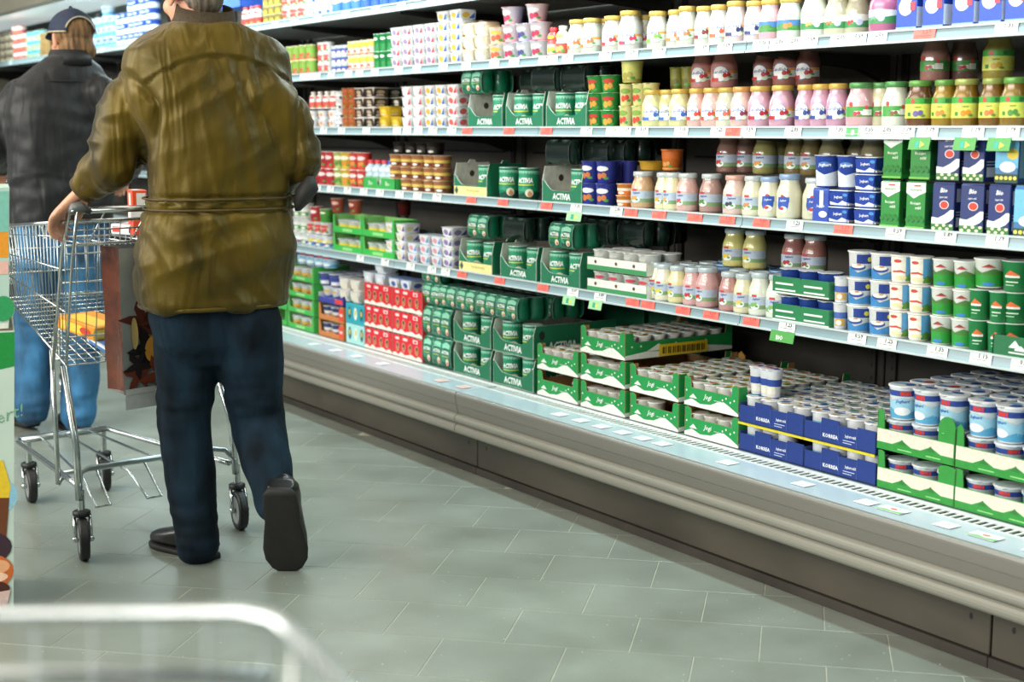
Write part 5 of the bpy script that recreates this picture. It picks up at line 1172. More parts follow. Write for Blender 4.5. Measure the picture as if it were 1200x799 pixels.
# ------------------------------------------------------------------ shopping trolleys
ST = steel('c9cfce', .22); ST2 = steel('aab2b4', .3); RUB = M('141414', .5, var=.2); GREYP = M('5c5f60', .4)
def lerp(a, b, t): return V(a) + (V(b) - V(a)) * t
def wheel(g_t, g_f, g_h, x, y, r=.068, w=.030, ang=0.0, z_top=.19):
    """tyre, hub and fork of one castor"""
    q = Matrix.Rotation(ang, 3, 'Z')
    n = 20
    prof = [(r * .70, -w / 2), (r * .93, -w / 2), (r, -w * .3), (r * .985, -w * .08), (r * .985, w * .08), (r, w * .3), (r * .93, w / 2), (r * .70, w / 2)]
    vs = []; fs = []
    for rr, o in prof:
        for i in range(n): a = 2 * pi * i / n; vs.append(V((x, y, 0)) + q @ V((o, rr * cos(a), 0)) + V((0, 0, r + rr * sin(a))))
    m = len(prof)
    for k in range(m):
        for i in range(n): j = (i + 1) % n; k2 = (k + 1) % m; fs.append((k * n + i, k * n + j, k2 * n + j, k2 * n + i))
    g_t.add(vs, fs, RUB, True)
    for s in (-1, 1):
        vs = [V((x, y, r)) + q @ V((s * w * .46, r * .72 * cos(2 * pi * i / n), 0)) + V((0, 0, r * .72 * sin(2 * pi * i / n))) for i in range(n)]
        g_h.add(vs, [tuple(range(n))], M('8b8f8e', .4))
        c = V((x, y, 0)) + q @ V((s * w * .8, 0, 0))
        g_f.tube([c + V((0, 0, r)), c + V((0, 0, r * 1.5)) , V((x, y, 0)) + q @ V((s * w * .8, .022, 0)) + V((0, 0, r * 2.08))], .006, ST, 6)
        g_f.ball(c + V((0, 0, r)), .011, ST, 8)
    t = V((x, y, 0)) + q @ V((0, .022, 0))
    g_f.lathe([(.026, 0), (.028, .004), (.028, .016), (.02, .02)], RUB, 14, c=(t.x, t.y, r * 2.02))
    g_f.lathe([(.012, 0), (.012, z_top + .03 - r * 2.02 - .02)], ST, 10, c=(t.x, t.y, r * 2.02 + .02))
    for dy in (-.5, .5):
        g_h.lathe([(.007, -.0), (.007, w * 1.9)], M('77706a', .5), 8, c=(x, y, 9)) if False else None

def wires(g, a0, a1, b0, b1, n, r, mat=None):
    """N wires, from the line a0-a1 to the line b0-b1"""
    for i in range(n + 1):
        t = i / n; g.tube([lerp(a0, a1, t), lerp(b0, b1, t)], r, mat or ST, 5)

def trolley(label, loc, rz, legs=True):
    T = thing('shopping_trolley', label, 'trolley', loc, rz)
    tl, tr, fl, fr = V((-.272, .02, 1.065)), V((.272, .02, 1.065)), V((-.19, .90, 1.0)), V((.19, .90, 1.0))      # rim
    bl, br, cl, cr = V((-.245, .13, .60)), V((.245, .13, .60)), V((-.165, .85, .745)), V((.165, .85, .745))      # floor of the basket
    g = G()
    g.tube([tl, fl], .0055, ST, 8); g.tube([tr, fr], .0055, ST, 8); g.tube([fl, fr], .0055, ST, 8); g.tube([tl, tr], .005, ST, 8)
    g.obj('basket_rim', T)
    for a, b, c, d in ((tl, fl, bl, cl), (tr, fr, br, cr)):
        g = G(); wires(g, a, b, c, d, 22, .0017, ST2)
        for t, r in ((.10, .0022), (.33, .0028), (.62, .0028), (1.0, .0042)): g.tube([lerp(a, c, t), lerp(b, d, t)], r, ST, 5)
        g.obj('basket_side', T)
    g = G(); wires(g, fl, fr, cl, cr, 10, .0017, ST2)
    for t in (.33, .66, 1.0): g.tube([lerp(fl, cl, t), lerp(fr, cr, t)], .003, ST, 5)
    g.obj('basket_front', T)
    g = G(); wires(g, bl, br, cl, cr, 14, .0022); wires(g, bl, cl, br, cr, 16, .0022); g.obj('basket_floor', T)
    g = G(); wires(g, tl, tr, bl, br, 15, .0018, ST2)
    for t in (.06, .22, .5, .8, 1.0): g.tube([lerp(tl, bl, t), lerp(tr, br, t)], .003, ST, 5)
    g.obj('rear_flap', T)
    # posts to the handle
    for s in (-1, 1):
        g = G(); g.tube([(s * .262, .20, .58), (s * .268, .06, .98), (s * .270, -.02, 1.10), (s * .270, -.05, 1.10)], .0058, ST, 8)
        g.tube([(s * .245, .13, .60), (s * .25, .03, .95), (s * .258, -.05, 1.10)], .005, ST, 8); g.obj('handle_post', T)
    g = G(); g.tube([(-.24, -.05, 1.10), (.24, -.05, 1.10)], .0085, ST, 12); hb = g.obj('handle', T)
    for s in (-1, 1):
        g = G(); g.loft([((s * .222, -.05, 1.10), (0, .013, 0), (0, 0, .012)), ((s * .25, -.045, 1.112), (0, .020, 0), (0, 0, .018)), ((s * .272, -.03, 1.106), (0, .020, 0), (0, 0, .018)), ((s * .278, -.03, 1.10), (0, .010, 0), (0, 0, .009))], GREYP, 14); g.obj('grip_end', hb)
    # child seat wires
    g = G()
    for t in (.2, .5, .8): x = -.24 + .48 * t; g.tube([(x, .0, 1.10), (x, .16, .98), (x, .17, .86)], .003, ST, 5)
    g.tube([(-.24, .0, 1.105), (.24, .0, 1.105)], .0042, ST, 6); g.tube([(-.235, .16, .98), (.235, .16, .98)], .0035, ST, 6); g.tube([(-.23, .17, .86), (.23, .17, .86)], .0035, ST, 6)
    for i in range(7): x = -.21 + .07 * i; g.tube([(x, .03, .994), (x, .33, .994)], .0025, ST, 5)
    g.tube([(-.225, .33, .994), (.225, .33, .994)], .0035, ST, 6); g.tube([(-.245, .03, .994), (.245, .03, .994)], .0035, ST, 6)
    for s in (-1, 1): g.tube([(s * .215, .33, .994), (s * .235, .33, 1.042)], .003, ST, 5)
    g.obj('child_seat', T)
    # under-frame: rear posts, trapezoid, rack of bent wires
    for s in (-1, 1):
        g = G(); g.tube([(s * .275, 0, .19), (s * .272, .01, .36), (s * .258, .12, .60)], .0115, ST, 10); g.obj('rear_post', T)
        g = G(); g.tube([(s * .262, .20, .20), (s * .255, .22, .40), (s * .24, .26, .635)], .009, ST, 8); g.obj('brace', T)
    zf = .225
    g = G()
    g.tube([(-.262, .02, zf), (-.245, .16, zf), (-.172, .80, zf), (-.15, .845, zf), (.15, .845, zf), (.172, .80, zf), (.245, .16, zf), (.262, .02, zf)], .0095, ST, 8)
    g.tube([(-.275, -.005, .19), (-.272, .0, .24), (-.255, .03, .27), (-.22, .05, .275), (.22, .05, .275), (.255, .03, .27), (.272, .0, .24), (.275, -.005, .19)], .0095, ST2, 8)
    g.tube([(-.16, .80, zf + .004), (.16, .80, zf + .004)], .012, ST2, 8)
    g.tube([(-.235, .24, zf), (.235, .24, zf)], .008, ST2, 8)
    g.tube([(-.262, .20, .20), (-.25, .19, zf)], .007, ST2, 6); g.tube([(.262, .20, .20), (.25, .19, zf)], .007, ST2, 6)
    g.obj('under_frame', T)
    g = G()
    for x in (-.10, .0, .10): g.tube([(x * .9, .80, zf + .008), (x * 1.6, .24, zf - .03), (x * 1.8, .10, zf - .095), (x * 1.8 + .05, .10, zf - .095), (x * 1.7 + .05, .24, zf + .008)], .0045, ST, 6)
    g.tube([(-.21, .30, zf - .02), (.21, .30, zf - .02)], .0045, ST, 6)
    g.obj('lower_rack', T)
    for x, y, a in ((-.275, -.02, -.30), (.275, -.02, -.22), (-.142, .78, -.2), (.142, .78, -.28)):
        gt_, gf, gh = G(), G(), G(); wheel(gt_, gf, gh, x, y, r=.068 if y < .1 else .062, ang=a)
        w = gf.obj('castor', T); gt_.obj('tyre', w); gh.obj('hub', w)
    return T
TR1 = trolley('chrome shopping trolley pushed by the person in the olive jacket', (1.545, 4.415, 0), radians(5.6))
TR2 = trolley('chrome shopping trolley pushed by the person in the cap', (1.70, 6.95, 0), radians(4))

def packet(name, label, loc, size, rz, c, pr, cat='package', rx=0.0):
    w, d, h = size
    t = thing(name, label, cat, loc, rz); t.rotation_euler = (rx, 0, rz)
    g = G(); g.box((-d / 2, -w / 2, 0), (d / 2, w / 2, h), M(c, .4, var=.06), .003); g.obj('body', t)
    g = G(); printed(g, pr, face_x(-d / 2)); printed(g, [p for p in pr if p[0] != 't'], face_y(-w / 2)); printed(g, [('r', -d * .4, -w * .4, d * .1, w * .4, pr[0][-1])] , lambda s, tt, o: (s, tt, h + o)); g.obj('print', t)
    return t
def in_trolley(x, y, z):
    c, s = cos(radians(5.6)), sin(radians(5.6)); return (1.545 + x * c - y * s, 4.415 + x * s + y * c, z)
packet('food_packet', 'flat orange and yellow packet on the floor of the nearer trolley basket', in_trolley(-.06, .34, .668), (.20, .15, .045), radians(20), 'e89a2c', [('r', -.08, .008, .03, .036, 'f2d24a'), ('e', .05, .022, .03, .012, 'd8442c')], rx=radians(8))
packet('food_packet', 'white leaflet packet with blue print at the rear of the nearer trolley basket', in_trolley(-.05, .19, .632), (.20, .12, .016), radians(5), 'dfe6ea', [('r', -.08, .002, .06, .012, '4a7cc0')], rx=radians(8))
q_ = at(161, 240, 4.74)
packet('food_carton', 'orange and white carton on the child seat of the nearer trolley', (q_.x, q_.y, .998), (.075, .05, .15), radians(-8), 'e8522c', [('r', -.03, .055, .02, .085, 'eceae4'), ('r', -.01, .10, .02, .14, 'e8e4dc')])
q_ = at(150, 250, 4.78)
packet('food_packet', 'flat white and red packet beside the orange carton on the child seat', (q_.x, q_.y, .998), (.10, .07, .035), radians(20), 'dfe2e4', [('r', -.04, .008, .0, .026, 'd8402e')])
packet('food_packet', 'yellow and pink packet at the left rim of the far trolley', (1.62, 7.2, .655), (.14, .12, .34), radians(0), 'e6c23c', [('r', -.06, .18, .06, .28, 'e06a80')])

# the photographer's own trolley at the bottom of the frame, out of focus
T0 = thing('shopping_trolley', 'empty chrome trolley nearest the viewer, its front rim cut off at the bottom edge', 'trolley', (0, 0, 0), 0)
c0 = at(328, 718, 1.03); zr = c0.z
D3 = V((_HX, _HY, 0)); R3 = V((_RT.x, _RT.y, 0))
def own(r, d, z): return R3 * r + D3 * d + V((0, 0, z))
xr = c0.dot(R3)
rim = [own(-.72, .30, zr + .01)] + [own(-.64, .70, zr + .004), own(-.60, 1.00, zr - .003), own(-.575, 1.028, zr - .004)] + [own(-.55, 1.03, zr - .004), own(xr - .03, 1.03, zr), own(xr, 1.012, zr), own(xr + .018, .98, zr)] + [own(xr + .075, .86, zr), own(xr + .10, .60, zr + .01), own(xr + .13, .30, zr + .02)]
g = G(); g.tube(rim, .0065, ST, 10); g.obj('basket_rim', T0)
g = G()
lo1 = own(-.575, 1.03, zr - .047); lo2 = own(xr - .005, 1.02, zr - .047)
g.tube([lo1, lo2], .006, ST, 8); lo3, lo4 = own(-.55, .97, zr - .36), own(xr - .02, .965, zr - .36)
wires(g, own(-.575, 1.03, zr), own(xr - .01, 1.025, zr), lo3, lo4, 9, .0012, ST2)
for t in (.7, 1.0): g.tube([lerp(own(-.575, 1.03, zr), lo3, t), lerp(own(xr - .01, 1.025, zr), lo4, t)], .003, ST, 6)
g.obj('basket_front', T0)
for s, nm in ((0, 'a'), (1, 'b')):
    a, b = (own(-.60, 1.0, zr), own(-.72, .30, zr + .01)) if s == 0 else (own(xr + .018, .98, zr), own(xr + .13, .30, zr + .02))
    c, d = (own(-.57, .95, zr - .36), own(-.66, .32, zr - .46)) if s == 0 else (own(xr - .01, .95, zr - .36), own(xr + .07, .32, zr - .46))
    g = G(); wires(g, a, b, c, d, 14, .0018); g.tube([c, d], .003, ST, 6); g.tube([lerp(a, c, .5), lerp(b, d, .5)], .003, ST, 6); g.obj('basket_side', T0)
g = G(); wires(g, lo3, lo4, own(-.66, .32, zr - .46), own(xr + .07, .32, zr - .46), 12, .002); g.obj('basket_floor', T0)
g = G(); pA, pB = own(-.70, .32, zr + .0), own(xr + .12, .32, zr + .01)
for p in (pA, pB): g.tube([p, V((p.x, p.y, .55)), V((p.x, p.y, .13))], .011, ST, 8)
for q in ((-.5, .92), (xr - .05, .92)): o = own(q[0], q[1], 0); g.tube([o + V((0, 0, .13)), o + V((0, 0, .2))], .011, ST, 8)
g.tube([pA.xy.to_3d() + V((0, 0, .2)), own(-.5, .92, .2), own(xr - .05, .92, .2), pB.xy.to_3d() + V((0, 0, .2))], .010, ST, 8)
g.obj('under_frame', T0)
for o, r in ((pA, .066), (pB, .066), (own(-.5, .92, 0), .062), (own(xr - .05, .92, 0), .062)):
    a_, b_, c_ = G(), G(), G(); wheel(a_, b_, c_, o.x, o.y, r=r, ang=-YAW); w = b_.obj('castor', T0); a_.obj('tyre', w); c_.obj('hub', w)

# ------------------------------------------------------------------ shopping bag hanging on the handle
K = at(139, 300, 4.34)
bag = thing('shopping_bag', 'tall glossy shopping bag with brown gusset and maple leaf print hanging at the trolley', 'bag', (K.x, K.y, .53), 0)
ga = R3 * cos(radians(52)) * -1 + D3 * sin(radians(52)); fa = R3 * cos(radians(46)) + D3 * sin(radians(46))
def bagpt(u, v, z):                                             # u along the gusset, v along the front
    return ga * u + fa * v + V((0, 0, z))
BH, BG_, BF = .455, .135, .27
def sheet(g, fn, nu, nv, mat, thick=0.0):
    vs = [fn(i / nu, j / nv) for j in range(nv + 1) for i in range(nu + 1)]
    g.add(vs, [(j * (nu + 1) + i, j * (nu + 1) + i + 1, (j + 1) * (nu + 1) + i + 1, (j + 1) * (nu + 1) + i) for j in range(nv) for i in range(nu)], mat, True)
def wob(p, a=.006): return p + V((mnoise.noise(p * 9) * a, mnoise.noise(p * 9 + V((5, 0, 0))) * a, 0))
BRN = M('6a3522', .3, coat=.4, var=.35, scale=14, bump=.9, bscale=26); GRY = M('8f9692', .35, coat=.3, var=.12, scale=10)
g = G(); sheet(g, lambda s, t: wob(bagpt(BG_ * s, 0, BH * t) + ga.cross(V((0, 0, 1))) * (.022 * sin(pi * s))), 8, 16, BRN); g.obj('gusset', bag, label='brown crinkled gusset')
g = G(); sheet(g, lambda s, t: wob(bagpt(0, BF * s, BH * t)), 14, 16, GRY); fr_ = g.obj('front_panel', bag)
g = G(); sheet(g, lambda s, t: wob(bagpt(BG_, BF * s, BH * t)), 14, 16, GRY); sheet(g, lambda s, t: wob(bagpt(BG_ * s, BF, BH * t)), 4, 16, BRN); sheet(g, lambda s, t: bagpt(BG_ * s, BF * t, .002), 2, 2, GRY); g.obj('back_panel', bag)
def maple(cx, cy, r, rot, n=5):
    p = []
    for i in range(n * 4):
        a = 2 * pi * i / (n * 4); q = (1.0, .62, .45, .62)[i % 4] if i % 4 != 2 else .36
        p.append((cx + r * q * (.8 + .35 * ((i * 7) % 3) / 2) * cos(a + rot), cy + r * q * sin(a + rot)))
    return p
nrm = fa.cross(V((0, 0, 1)))
if nrm.dot(D3) > 0: nrm = -nrm
bf = lambda s, t, o: wob(bagpt(0, s, t)) + nrm * (o * 3 + .0016)
g = G()
printed(g, [('p', maple(.07, .225, .075, .5), '5a2c22'), ('p', maple(.15, .27, .09, 1.2), '3f241e'), ('p', maple(.09, .14, .08, 2.0), '201c1c'), ('p', maple(.18, .17, .10, .2), '2c1a18'), ('p', maple(.22, .38, .09, .9), '3f241e'), ('p', maple(.05, .06, .06, 1.6), '6a3424'), ('e', .105, .135, .030, .042, 'c89038'), ('p', maple(.13, .05, .075, .8), '7a3a26'), ('p', maple(.23, .04, .07, .3), '5a2c22'), ('p', maple(.05, .09, .05, 1.0), '262020'), ('p', maple(.27, .34, .07, .4), '4a2820'), ('p', maple(.16, .42, .045, .4), '2a1c1c'),
            ('e', .04, .19, .012, .05, 'c8b070'), ('r', .0, .0, BF, .018, 'b8bcb6')], bf); g.obj('leaf_print', fr_)
g = G(); sheet(g, lambda s, t: bagpt(-.003, BF * s, .012 * t - .012 - .0 + (-.035 * (1 - t))) + nrm * .004, 8, 3, M('b9bebb', .3, coat=.4, var=.06)); g.obj('bottom_fold', bag)
for v_ in (.22,):
    g = G(); h0 = bagpt(BG_ / 2, v_, BH); g.tube([bagpt(0, v_ , BH - .02), h0 + V((0, 0, .05)), h0 + V((.01, .0, .10)), bagpt(BG_, v_, BH - .02)], .005, M('3a2a24', .6), 6)
    g.obj('strap', bag)

# ------------------------------------------------------------------ cardboard display at the left edge
E0 = at(15, 700, 3.86)
dsp = thing('promotion_display', 'pale mint cardboard display stand with green band and cupcake picture at left edge', 'display', (E0.x, E0.y, 0), 0)
_dd = V((E0.x, E0.y, 0)).normalized(); _dr = V((_dd.y, -_dd.x, 0))   # the stand's front looks at the aisle
def dp(s, t, off):                                              # s to the right along the front (0 at the right edge), off towards the viewer
    p = _dr * (s + .052 * t) - _dd * off; return V((p.x, p.y, t))       # the stand flares a little towards its top
def dbox(g, s0, s1, z0, z1, o0, o1, mat):
    vs = [dp(s, z, o) for z in (z0, z1) for s, o in ((s0, o0), (s1, o0), (s1, o1), (s0, o1))]
    g.add(vs, [(0, 3, 2, 1), (4, 5, 6, 7), (0, 1, 5, 4), (1, 2, 6, 5), (2, 3, 7, 6), (3, 0, 4, 7)], mat)
MINT = M('c2d5c6', .5, var=.05, scale=5)
g = G(); dbox(g, -.42, 0, 0, .80, -.30, 0, MINT); body = g.obj('lower_case', dsp)
g = G(); dbox(g, -.42, -.004, .80, .805, -.298, 0, M('6a5a4a', .7)); g.obj('shelf_board', dsp)
g = G(); dbox(g, -.42, -.014, .805, 1.19, -.29, -.01, M('b4d0c2', .5, var=.05, scale=5)); up_ = g.obj('upper_case', dsp)
g = G()
pf = lambda s, t, o: dp(s, t, o * 2)
printed(g, [('p', [(-.42, .62), (0, .70), (0, .795), (-.42, .795)], '1e8f3e'), ('t', 'serviert!', -.062, .635 - .085, .036, '74a684', {'shear': .3, 'rot': .30}),
            ('e', -.03, .335, .04, .045, '8fc4d8'), ('p', [(-.12, .40), (-.03, .44), (-.008, .36), (-.02, .30), (-.12, .30)], 'e6c42c'), ('p', [(-.14, .34), (-.012, .33), (-.02, .22), (-.14, .2)], '6a3a1c'),
            ('e', -.08, .19, .075, .05, '3a2430'), ('e', -.075, .12, .075, .055, 'c8642c'), ('e', -.05, .135, .04, .022, 'e8a878'), ('e', -.06, .105, .045, .016, 'f0c8a8'), ('e', -.085, .07, .075, .03, '4a2418'), ('p', [(-.16, .055), (-.008, .065), (-.02, .012), (-.14, .008)], 'd8b8b0')], pf); g.obj('picture', body)
g = G(); uf = lambda s, t, o: dp(s, t, o * 2 - .01)
printed(g, [('r', -.4, 1.0, -.016, 1.07, 'e89a2c'), ('r', -.4, 1.07, -.016, 1.18, '7fbfae'), ('r', -.4, .955, -.016, .99, 'e8b8a8'), ('e', -.03, .86, .03, .035, '2f9a5a'), ('r', -.4, .805, -.016, .82, 'e4e8da')], uf); g.obj('picture', up_)

# ------------------------------------------------------------------ people
def fuse(g, voxel, smooth=3, fold=None, name='mesh', mat=None):
    """grow the overlapping shapes of g into one continuous skin, then lay folds into it"""
    me = g.mesh('raw'); o = bpy.data.objects.new('raw', me); COL.objects.link(o)
    m = o.modifiers.new('r', 'REMESH'); m.mode = 'VOXEL'; m.voxel_size = voxel
    if smooth: s = o.modifiers.new('s', 'SMOOTH'); s.iterations = smooth; s.factor = .5
    dg = bpy.context.evaluated_depsgraph_get(); dg.update()
    out = bpy.data.meshes.new_from_object(o.evaluated_get(dg))
    bpy.data.objects.remove(o); bpy.data.meshes.remove(me)
    out.name = name
    if fold:
        n = len(out.vertices); co = np.empty(n * 3); out.vertices.foreach_get('co', co); co = co.reshape(n, 3)
        no = np.empty(n * 3); out.vertices.foreach_get('normal', no); no = no.reshape(n, 3)
        d = np.array([fold(V(c), V(q)) for c, q in zip(co, no)])
        out.vertices.foreach_set('co', (co + no * d[:, None]).ravel())
    out.materials.clear(); out.materials.append(mat)
    out.polygons.foreach_set('material_index', [0] * len(out.polygons))
    out.polygons.foreach_set('use_smooth', [True] * len(out.polygons)); out.update()
    return out
def limb(g, pts, mat, n=16):
    """rounded tapering limb through (point, radius)"""
    P = [V(p) for p, _ in pts]; R = [r for _, r in pts]
    # smooth the chain with a Catmull-Rom curve
    Q = []; S = []
    for i in range(len(P) - 1):
        a = P[max(0, i - 1)]; b = P[i]; c = P[i + 1]; d = P[min(len(P) - 1, i + 2)]
        for k in range(5):
            t = k / 5
            Q.append(.5 * ((2 * b) + (c - a) * t + (2 * a - 5 * b + 4 * c - d) * t * t + (3 * b - a - 3 * c + d) * t ** 3)); S.append(R[i] + (R[i + 1] - R[i]) * (t * t * (3 - 2 * t)))
    Q.append(P[-1]); S.append(R[-1])
    g.tube(Q, S, mat, n); g.ball(P[0], R[0] * .98, mat, n); g.ball(P[-1], R[-1] * .98, mat, n)
def frame(yaw):
    """person's right, forward; yaw turns to the person's left from world +Y"""
    f = V((-sin(yaw), cos(yaw), 0)); return V((f.y, -f.x, 0)), f
SKIN = M('d39a7c', .5, var=.12, scale=22)
def head(g, c, yaw, k=1.0, mat=None, tilt=0.0):
    s, f = frame(yaw); u = V((0, 0, 1)); f2 = (f * cos(tilt) - u * sin(tilt)); u2 = (u * cos(tilt) + f * sin(tilt))
    W = lambda x, y, z: V(c) + (s * x + f2 * y + u2 * z) * k
    rot = Matrix((s, f2, u2)).transposed()
    B = lambda x, y, z, r: g.ball(W(x, y, z), tuple(q * k for q in r), mat, 18, rot)
    B(0, -.010, .040, (.076, .095, .092)); B(0, .028, -.020, (.064, .068, .085)); B(0, .038, -.075, (.048, .052, .036)); B(0, .072, -.092, (.020, .018, .018))
    B(0, .094, -.018, (.013, .018, .026)); B(0, .106, -.030, (.011, .012, .010)); B(0, .082, .030, (.052, .016, .012))
    B(0, .084, -.060, (.024, .012, .006)); B(0, .082, -.068, (.022, .011, .006))
    for q in (-1, 1):
        B(q * .040, .062, -.025, (.024, .022, .024)); B(q * .016, .096, -.034, (.008, .009, .007))
        g.ball(W(q * .076, -.006, -.004), (.009 * k, .019 * k, .033 * k), mat, 14, rot); g.ball(W(q * .082, -.014, .006), (.007 * k, .013 * k, .024 * k), mat, 12, rot)
        g.ball(W(q * .076, .002, -.030), (.006 * k, .008 * k, .010 * k), mat, 10, rot)
    return W, rot
def hand(g, wrist, f, n, s, mat, curl=(55, 60, 40), k=1.0, side=1, spread=4):
    """f to the fingers, n the way the palm faces, s towards the thumb"""
    f, n, s = V(f).normalized(), V(n).normalized(), V(s).normalized(); W = V(wrist)
    g.loft([(W - f * .02, s * .027 * k, n * .020 * k), (W + f * .015 * k, s * .030 * k, n * .019 * k), (W + f * .06 * k, s * .041 * k, n * .016 * k), (W + f * .092 * k, s * .041 * k, n * .0135 * k), (W + f * .10 * k, s * .036 * k, n * .009 * k)], mat, 18, 2.6)
    for off, L, r in ((.030, .072, .0088), (.010, .080, .0092), (-.010, .075, .0088), (-.029, .060, .0078)):
        p = W + f * .088 * k + s * off * k; a = 0; d = f; ch = [(p, r * 1.12 * k)]
        for j, q in enumerate((.44, .31, .25)):
            a += radians(curl[j]); d = f * cos(a) + n * sin(a) + s * (off * spread * .05); p = p + d.normalized() * L * q * k; ch.append((p, r * (1.0, .93, .80)[j] * k))
        limb(g, ch, mat, 10)
    p = W + f * .025 * k + s * .024 * k + n * .006; d1 = (f * .55 + s * .65 + n * .45).normalized(); d2 = (f * .8 + s * .1 + n * .6).normalized()
    limb(g, [(p, .015 * k), (p + d1 * .042 * k, .0115 * k), (p + d1 * .042 * k + d2 * .030 * k, .0105 * k), (p + d1 * .042 * k + d2 * .052 * k, .0085 * k)], mat, 10)

def hair_mesh(W, rot, k, balls, mat, amp=.004):
    g = G()
    for c, r in balls: g.ball(W(*c), tuple(q * k for q in r), mat, 20, rot)
    def strands(p, q):
        l = rot.transposed() @ (p - W(0, 0, 0)); a = math.atan2(l.x, -l.y)
        return amp * mnoise.noise(V((a * 9, l.z * 9, 0))) + amp * .8 * mnoise.noise(V((a * 26 + l.z * 6, l.z * 7, 3)))
    return fuse(g, .0045, 1, strands, 'hair', mat)
def shoe(parent, heel, toe, up, L=.29, k=1.0, mat=None, sole=None, name='shoe'):
    y = (V(toe) - V(heel)).normalized(); z = V(up); z = (z - y * z.dot(y)).normalized(); x = y.cross(z)
    Wd = lambda a, b, c: V(heel) + x * a + y * b + z * c
    prof = [(-.012, .030, .030, .040), (.01, .036, .044, .040), (.05, .038, .050, .040), (.09, .037, .046, .040), (.13, .041, .038, .034), (.18, .046, .031, .028), (.225, .046, .025, .024), (.262, .037, .020, .020), (.282, .020, .012, .016)]
    g = G(); g.loft([(Wd(0, b * L / .28, h + .014), x * w * k, z * h) for b, w, h, _ in prof], mat, 20, 2.5)
    g.loft([(Wd(0, .045, .07), x * .036, y * .048), (Wd(0, .04, .105), x * .038, y * .050)], mat, 16)
    o = put(name, fuse(g, .006, 3, None, 'shoe', mat), parent)
    out = [(-.018, .026), (0, .036), (.05, .040), (.10, .039), (.15, .045), (.20, .050), (.24, .047), (.272, .034), (.292, .012)]
    g = G(); g.loft([(Wd(0, b * L / .28, .008), x * w * k, z * .011) for b, w in out], sole, 20, 5); put('sole', g.mesh('sole'), o)
    g = G(); g.tube([Wd(-.03, .10, .085), Wd(-.012, .125, .092), Wd(.012, .125, .092), Wd(.03, .10, .085)], .003, sole, 6); put('seam', g.mesh('seam'), o)
    return o
def denim(p, q, s=1.0, z0=0.0):
    a = mnoise.noise(V((p.x * 9, p.y * 9, p.z * 16)))
    low = max(0, 1 - abs(p.z - .12) / .14); kn = max(0, 1 - abs(p.z - .52) / .12)
    return .004 * a * s + (.008 * low + .006 * kn) * mnoise.noise(V((p.x * 10, p.y * 10, p.z * 34)))

JK = M('4a3b08', .46, var=.5, scale=6, spec=.55, sheen=.10, stretch=(1, 1, .5)); JK.node_tree.nodes['Principled BSDF'].inputs['Specular Tint'].default_value = (1.0, .82, .38, 1)
def crease_bump(m, rot, s1, s2, strength):
    nt = m.node_tree; n = nt.nodes; L = nt.links; tc = n.new('ShaderNodeTexCoord'); mp = n.new('ShaderNodeMapping')
    mp.inputs['Rotation'].default_value = rot; mp.inputs['Scale'].default_value = (1, 1, .22); L.new(tc.outputs['Object'], mp.inputs[0])
    a = n.new('ShaderNodeTexNoise'); a.inputs['Scale'].default_value = s1; a.inputs['Detail'].default_value = 2; a.inputs['Distortion'].default_value = .6; L.new(mp.outputs[0], a.inputs['Vector'])
    b = n.new('ShaderNodeTexNoise'); b.inputs['Scale'].default_value = s2; L.new(tc.outputs['Object'], b.inputs['Vector'])
    p = n.new('ShaderNodeBump'); p.inputs['Strength'].default_value = strength; p.inputs['Distance'].default_value = .03; L.new(a.outputs['Fac'], p.inputs['Height'])
    q = n.new('ShaderNodeBump'); q.inputs['Strength'].default_value = .25; q.inputs['Distance'].default_value = .002; L.new(b.outputs['Fac'], q.inputs['Height']); L.new(p.outputs[0], q.inputs['Normal'])
    L.new(q.outputs[0], n['Principled BSDF'].inputs['Normal'])
crease_bump(JK, (.15, -.30, 0), 13, 240, .6)
JKS = M('4c3b10', .65, var=.3, scale=20); JKC = M('3c2f18', .8, var=.2, scale=120, bump=.5, bscale=260)
JEAN = M('122430', .85, var=.5, scale=10, spec=.2, stretch=(1, 1, .5)); crease_bump(JEAN, (1.2, .2, 0), 12, 500, .5); BLK = M('14120f', .38, var=.2, coat=.15); SOLE = M('191715', .7, var=.2)

# ---- the person in the olive jacket
o1 = at(250, 640, 4.34)
p1 = thing('person', 'person in an olive brown jacket and dark jeans pushing a trolley, seen from behind', 'person', (o1.x, o1.y, 0), 0)
p1inv = Matrix.Translation((-o1.x, -o1.y, 0))
def mine(g):                                                    # world points into the person's own frame
    g.v = [(x - o1.x, y - o1.y, z) for x, y, z in g.v]; return g
yaw1 = radians(-6); S1, F1 = frame(yaw1)
Zq = lambda y, d=4.35: at(250, y, d).z
def ring(px, py, hw, b, d=4.35, tilt=0):
    c = at(px, py, d); return (c, S1 * hw, F1 * b)
body, coat = G(), G()
hc = at(226, -6, 4.40)
W1h, R1h = head(body, hc, yaw1 + radians(16), 1.04, SKIN, tilt=radians(8))
limb(body, [(at(228, 15, 4.385), .060), (at(238, 45, 4.35), .066)], SKIN)
tor = [ring(240, 66, .13, .075), ring(246, 100, .18, .10), ring(255, 160, .185, .12), ring(256, 230, .175, .115), ring(252, 300, .19, .125), ring(252, 350, .185, .125), ring(252, 395, .15, .11)]
body.loft(tor, SKIN, 24, 2.4)
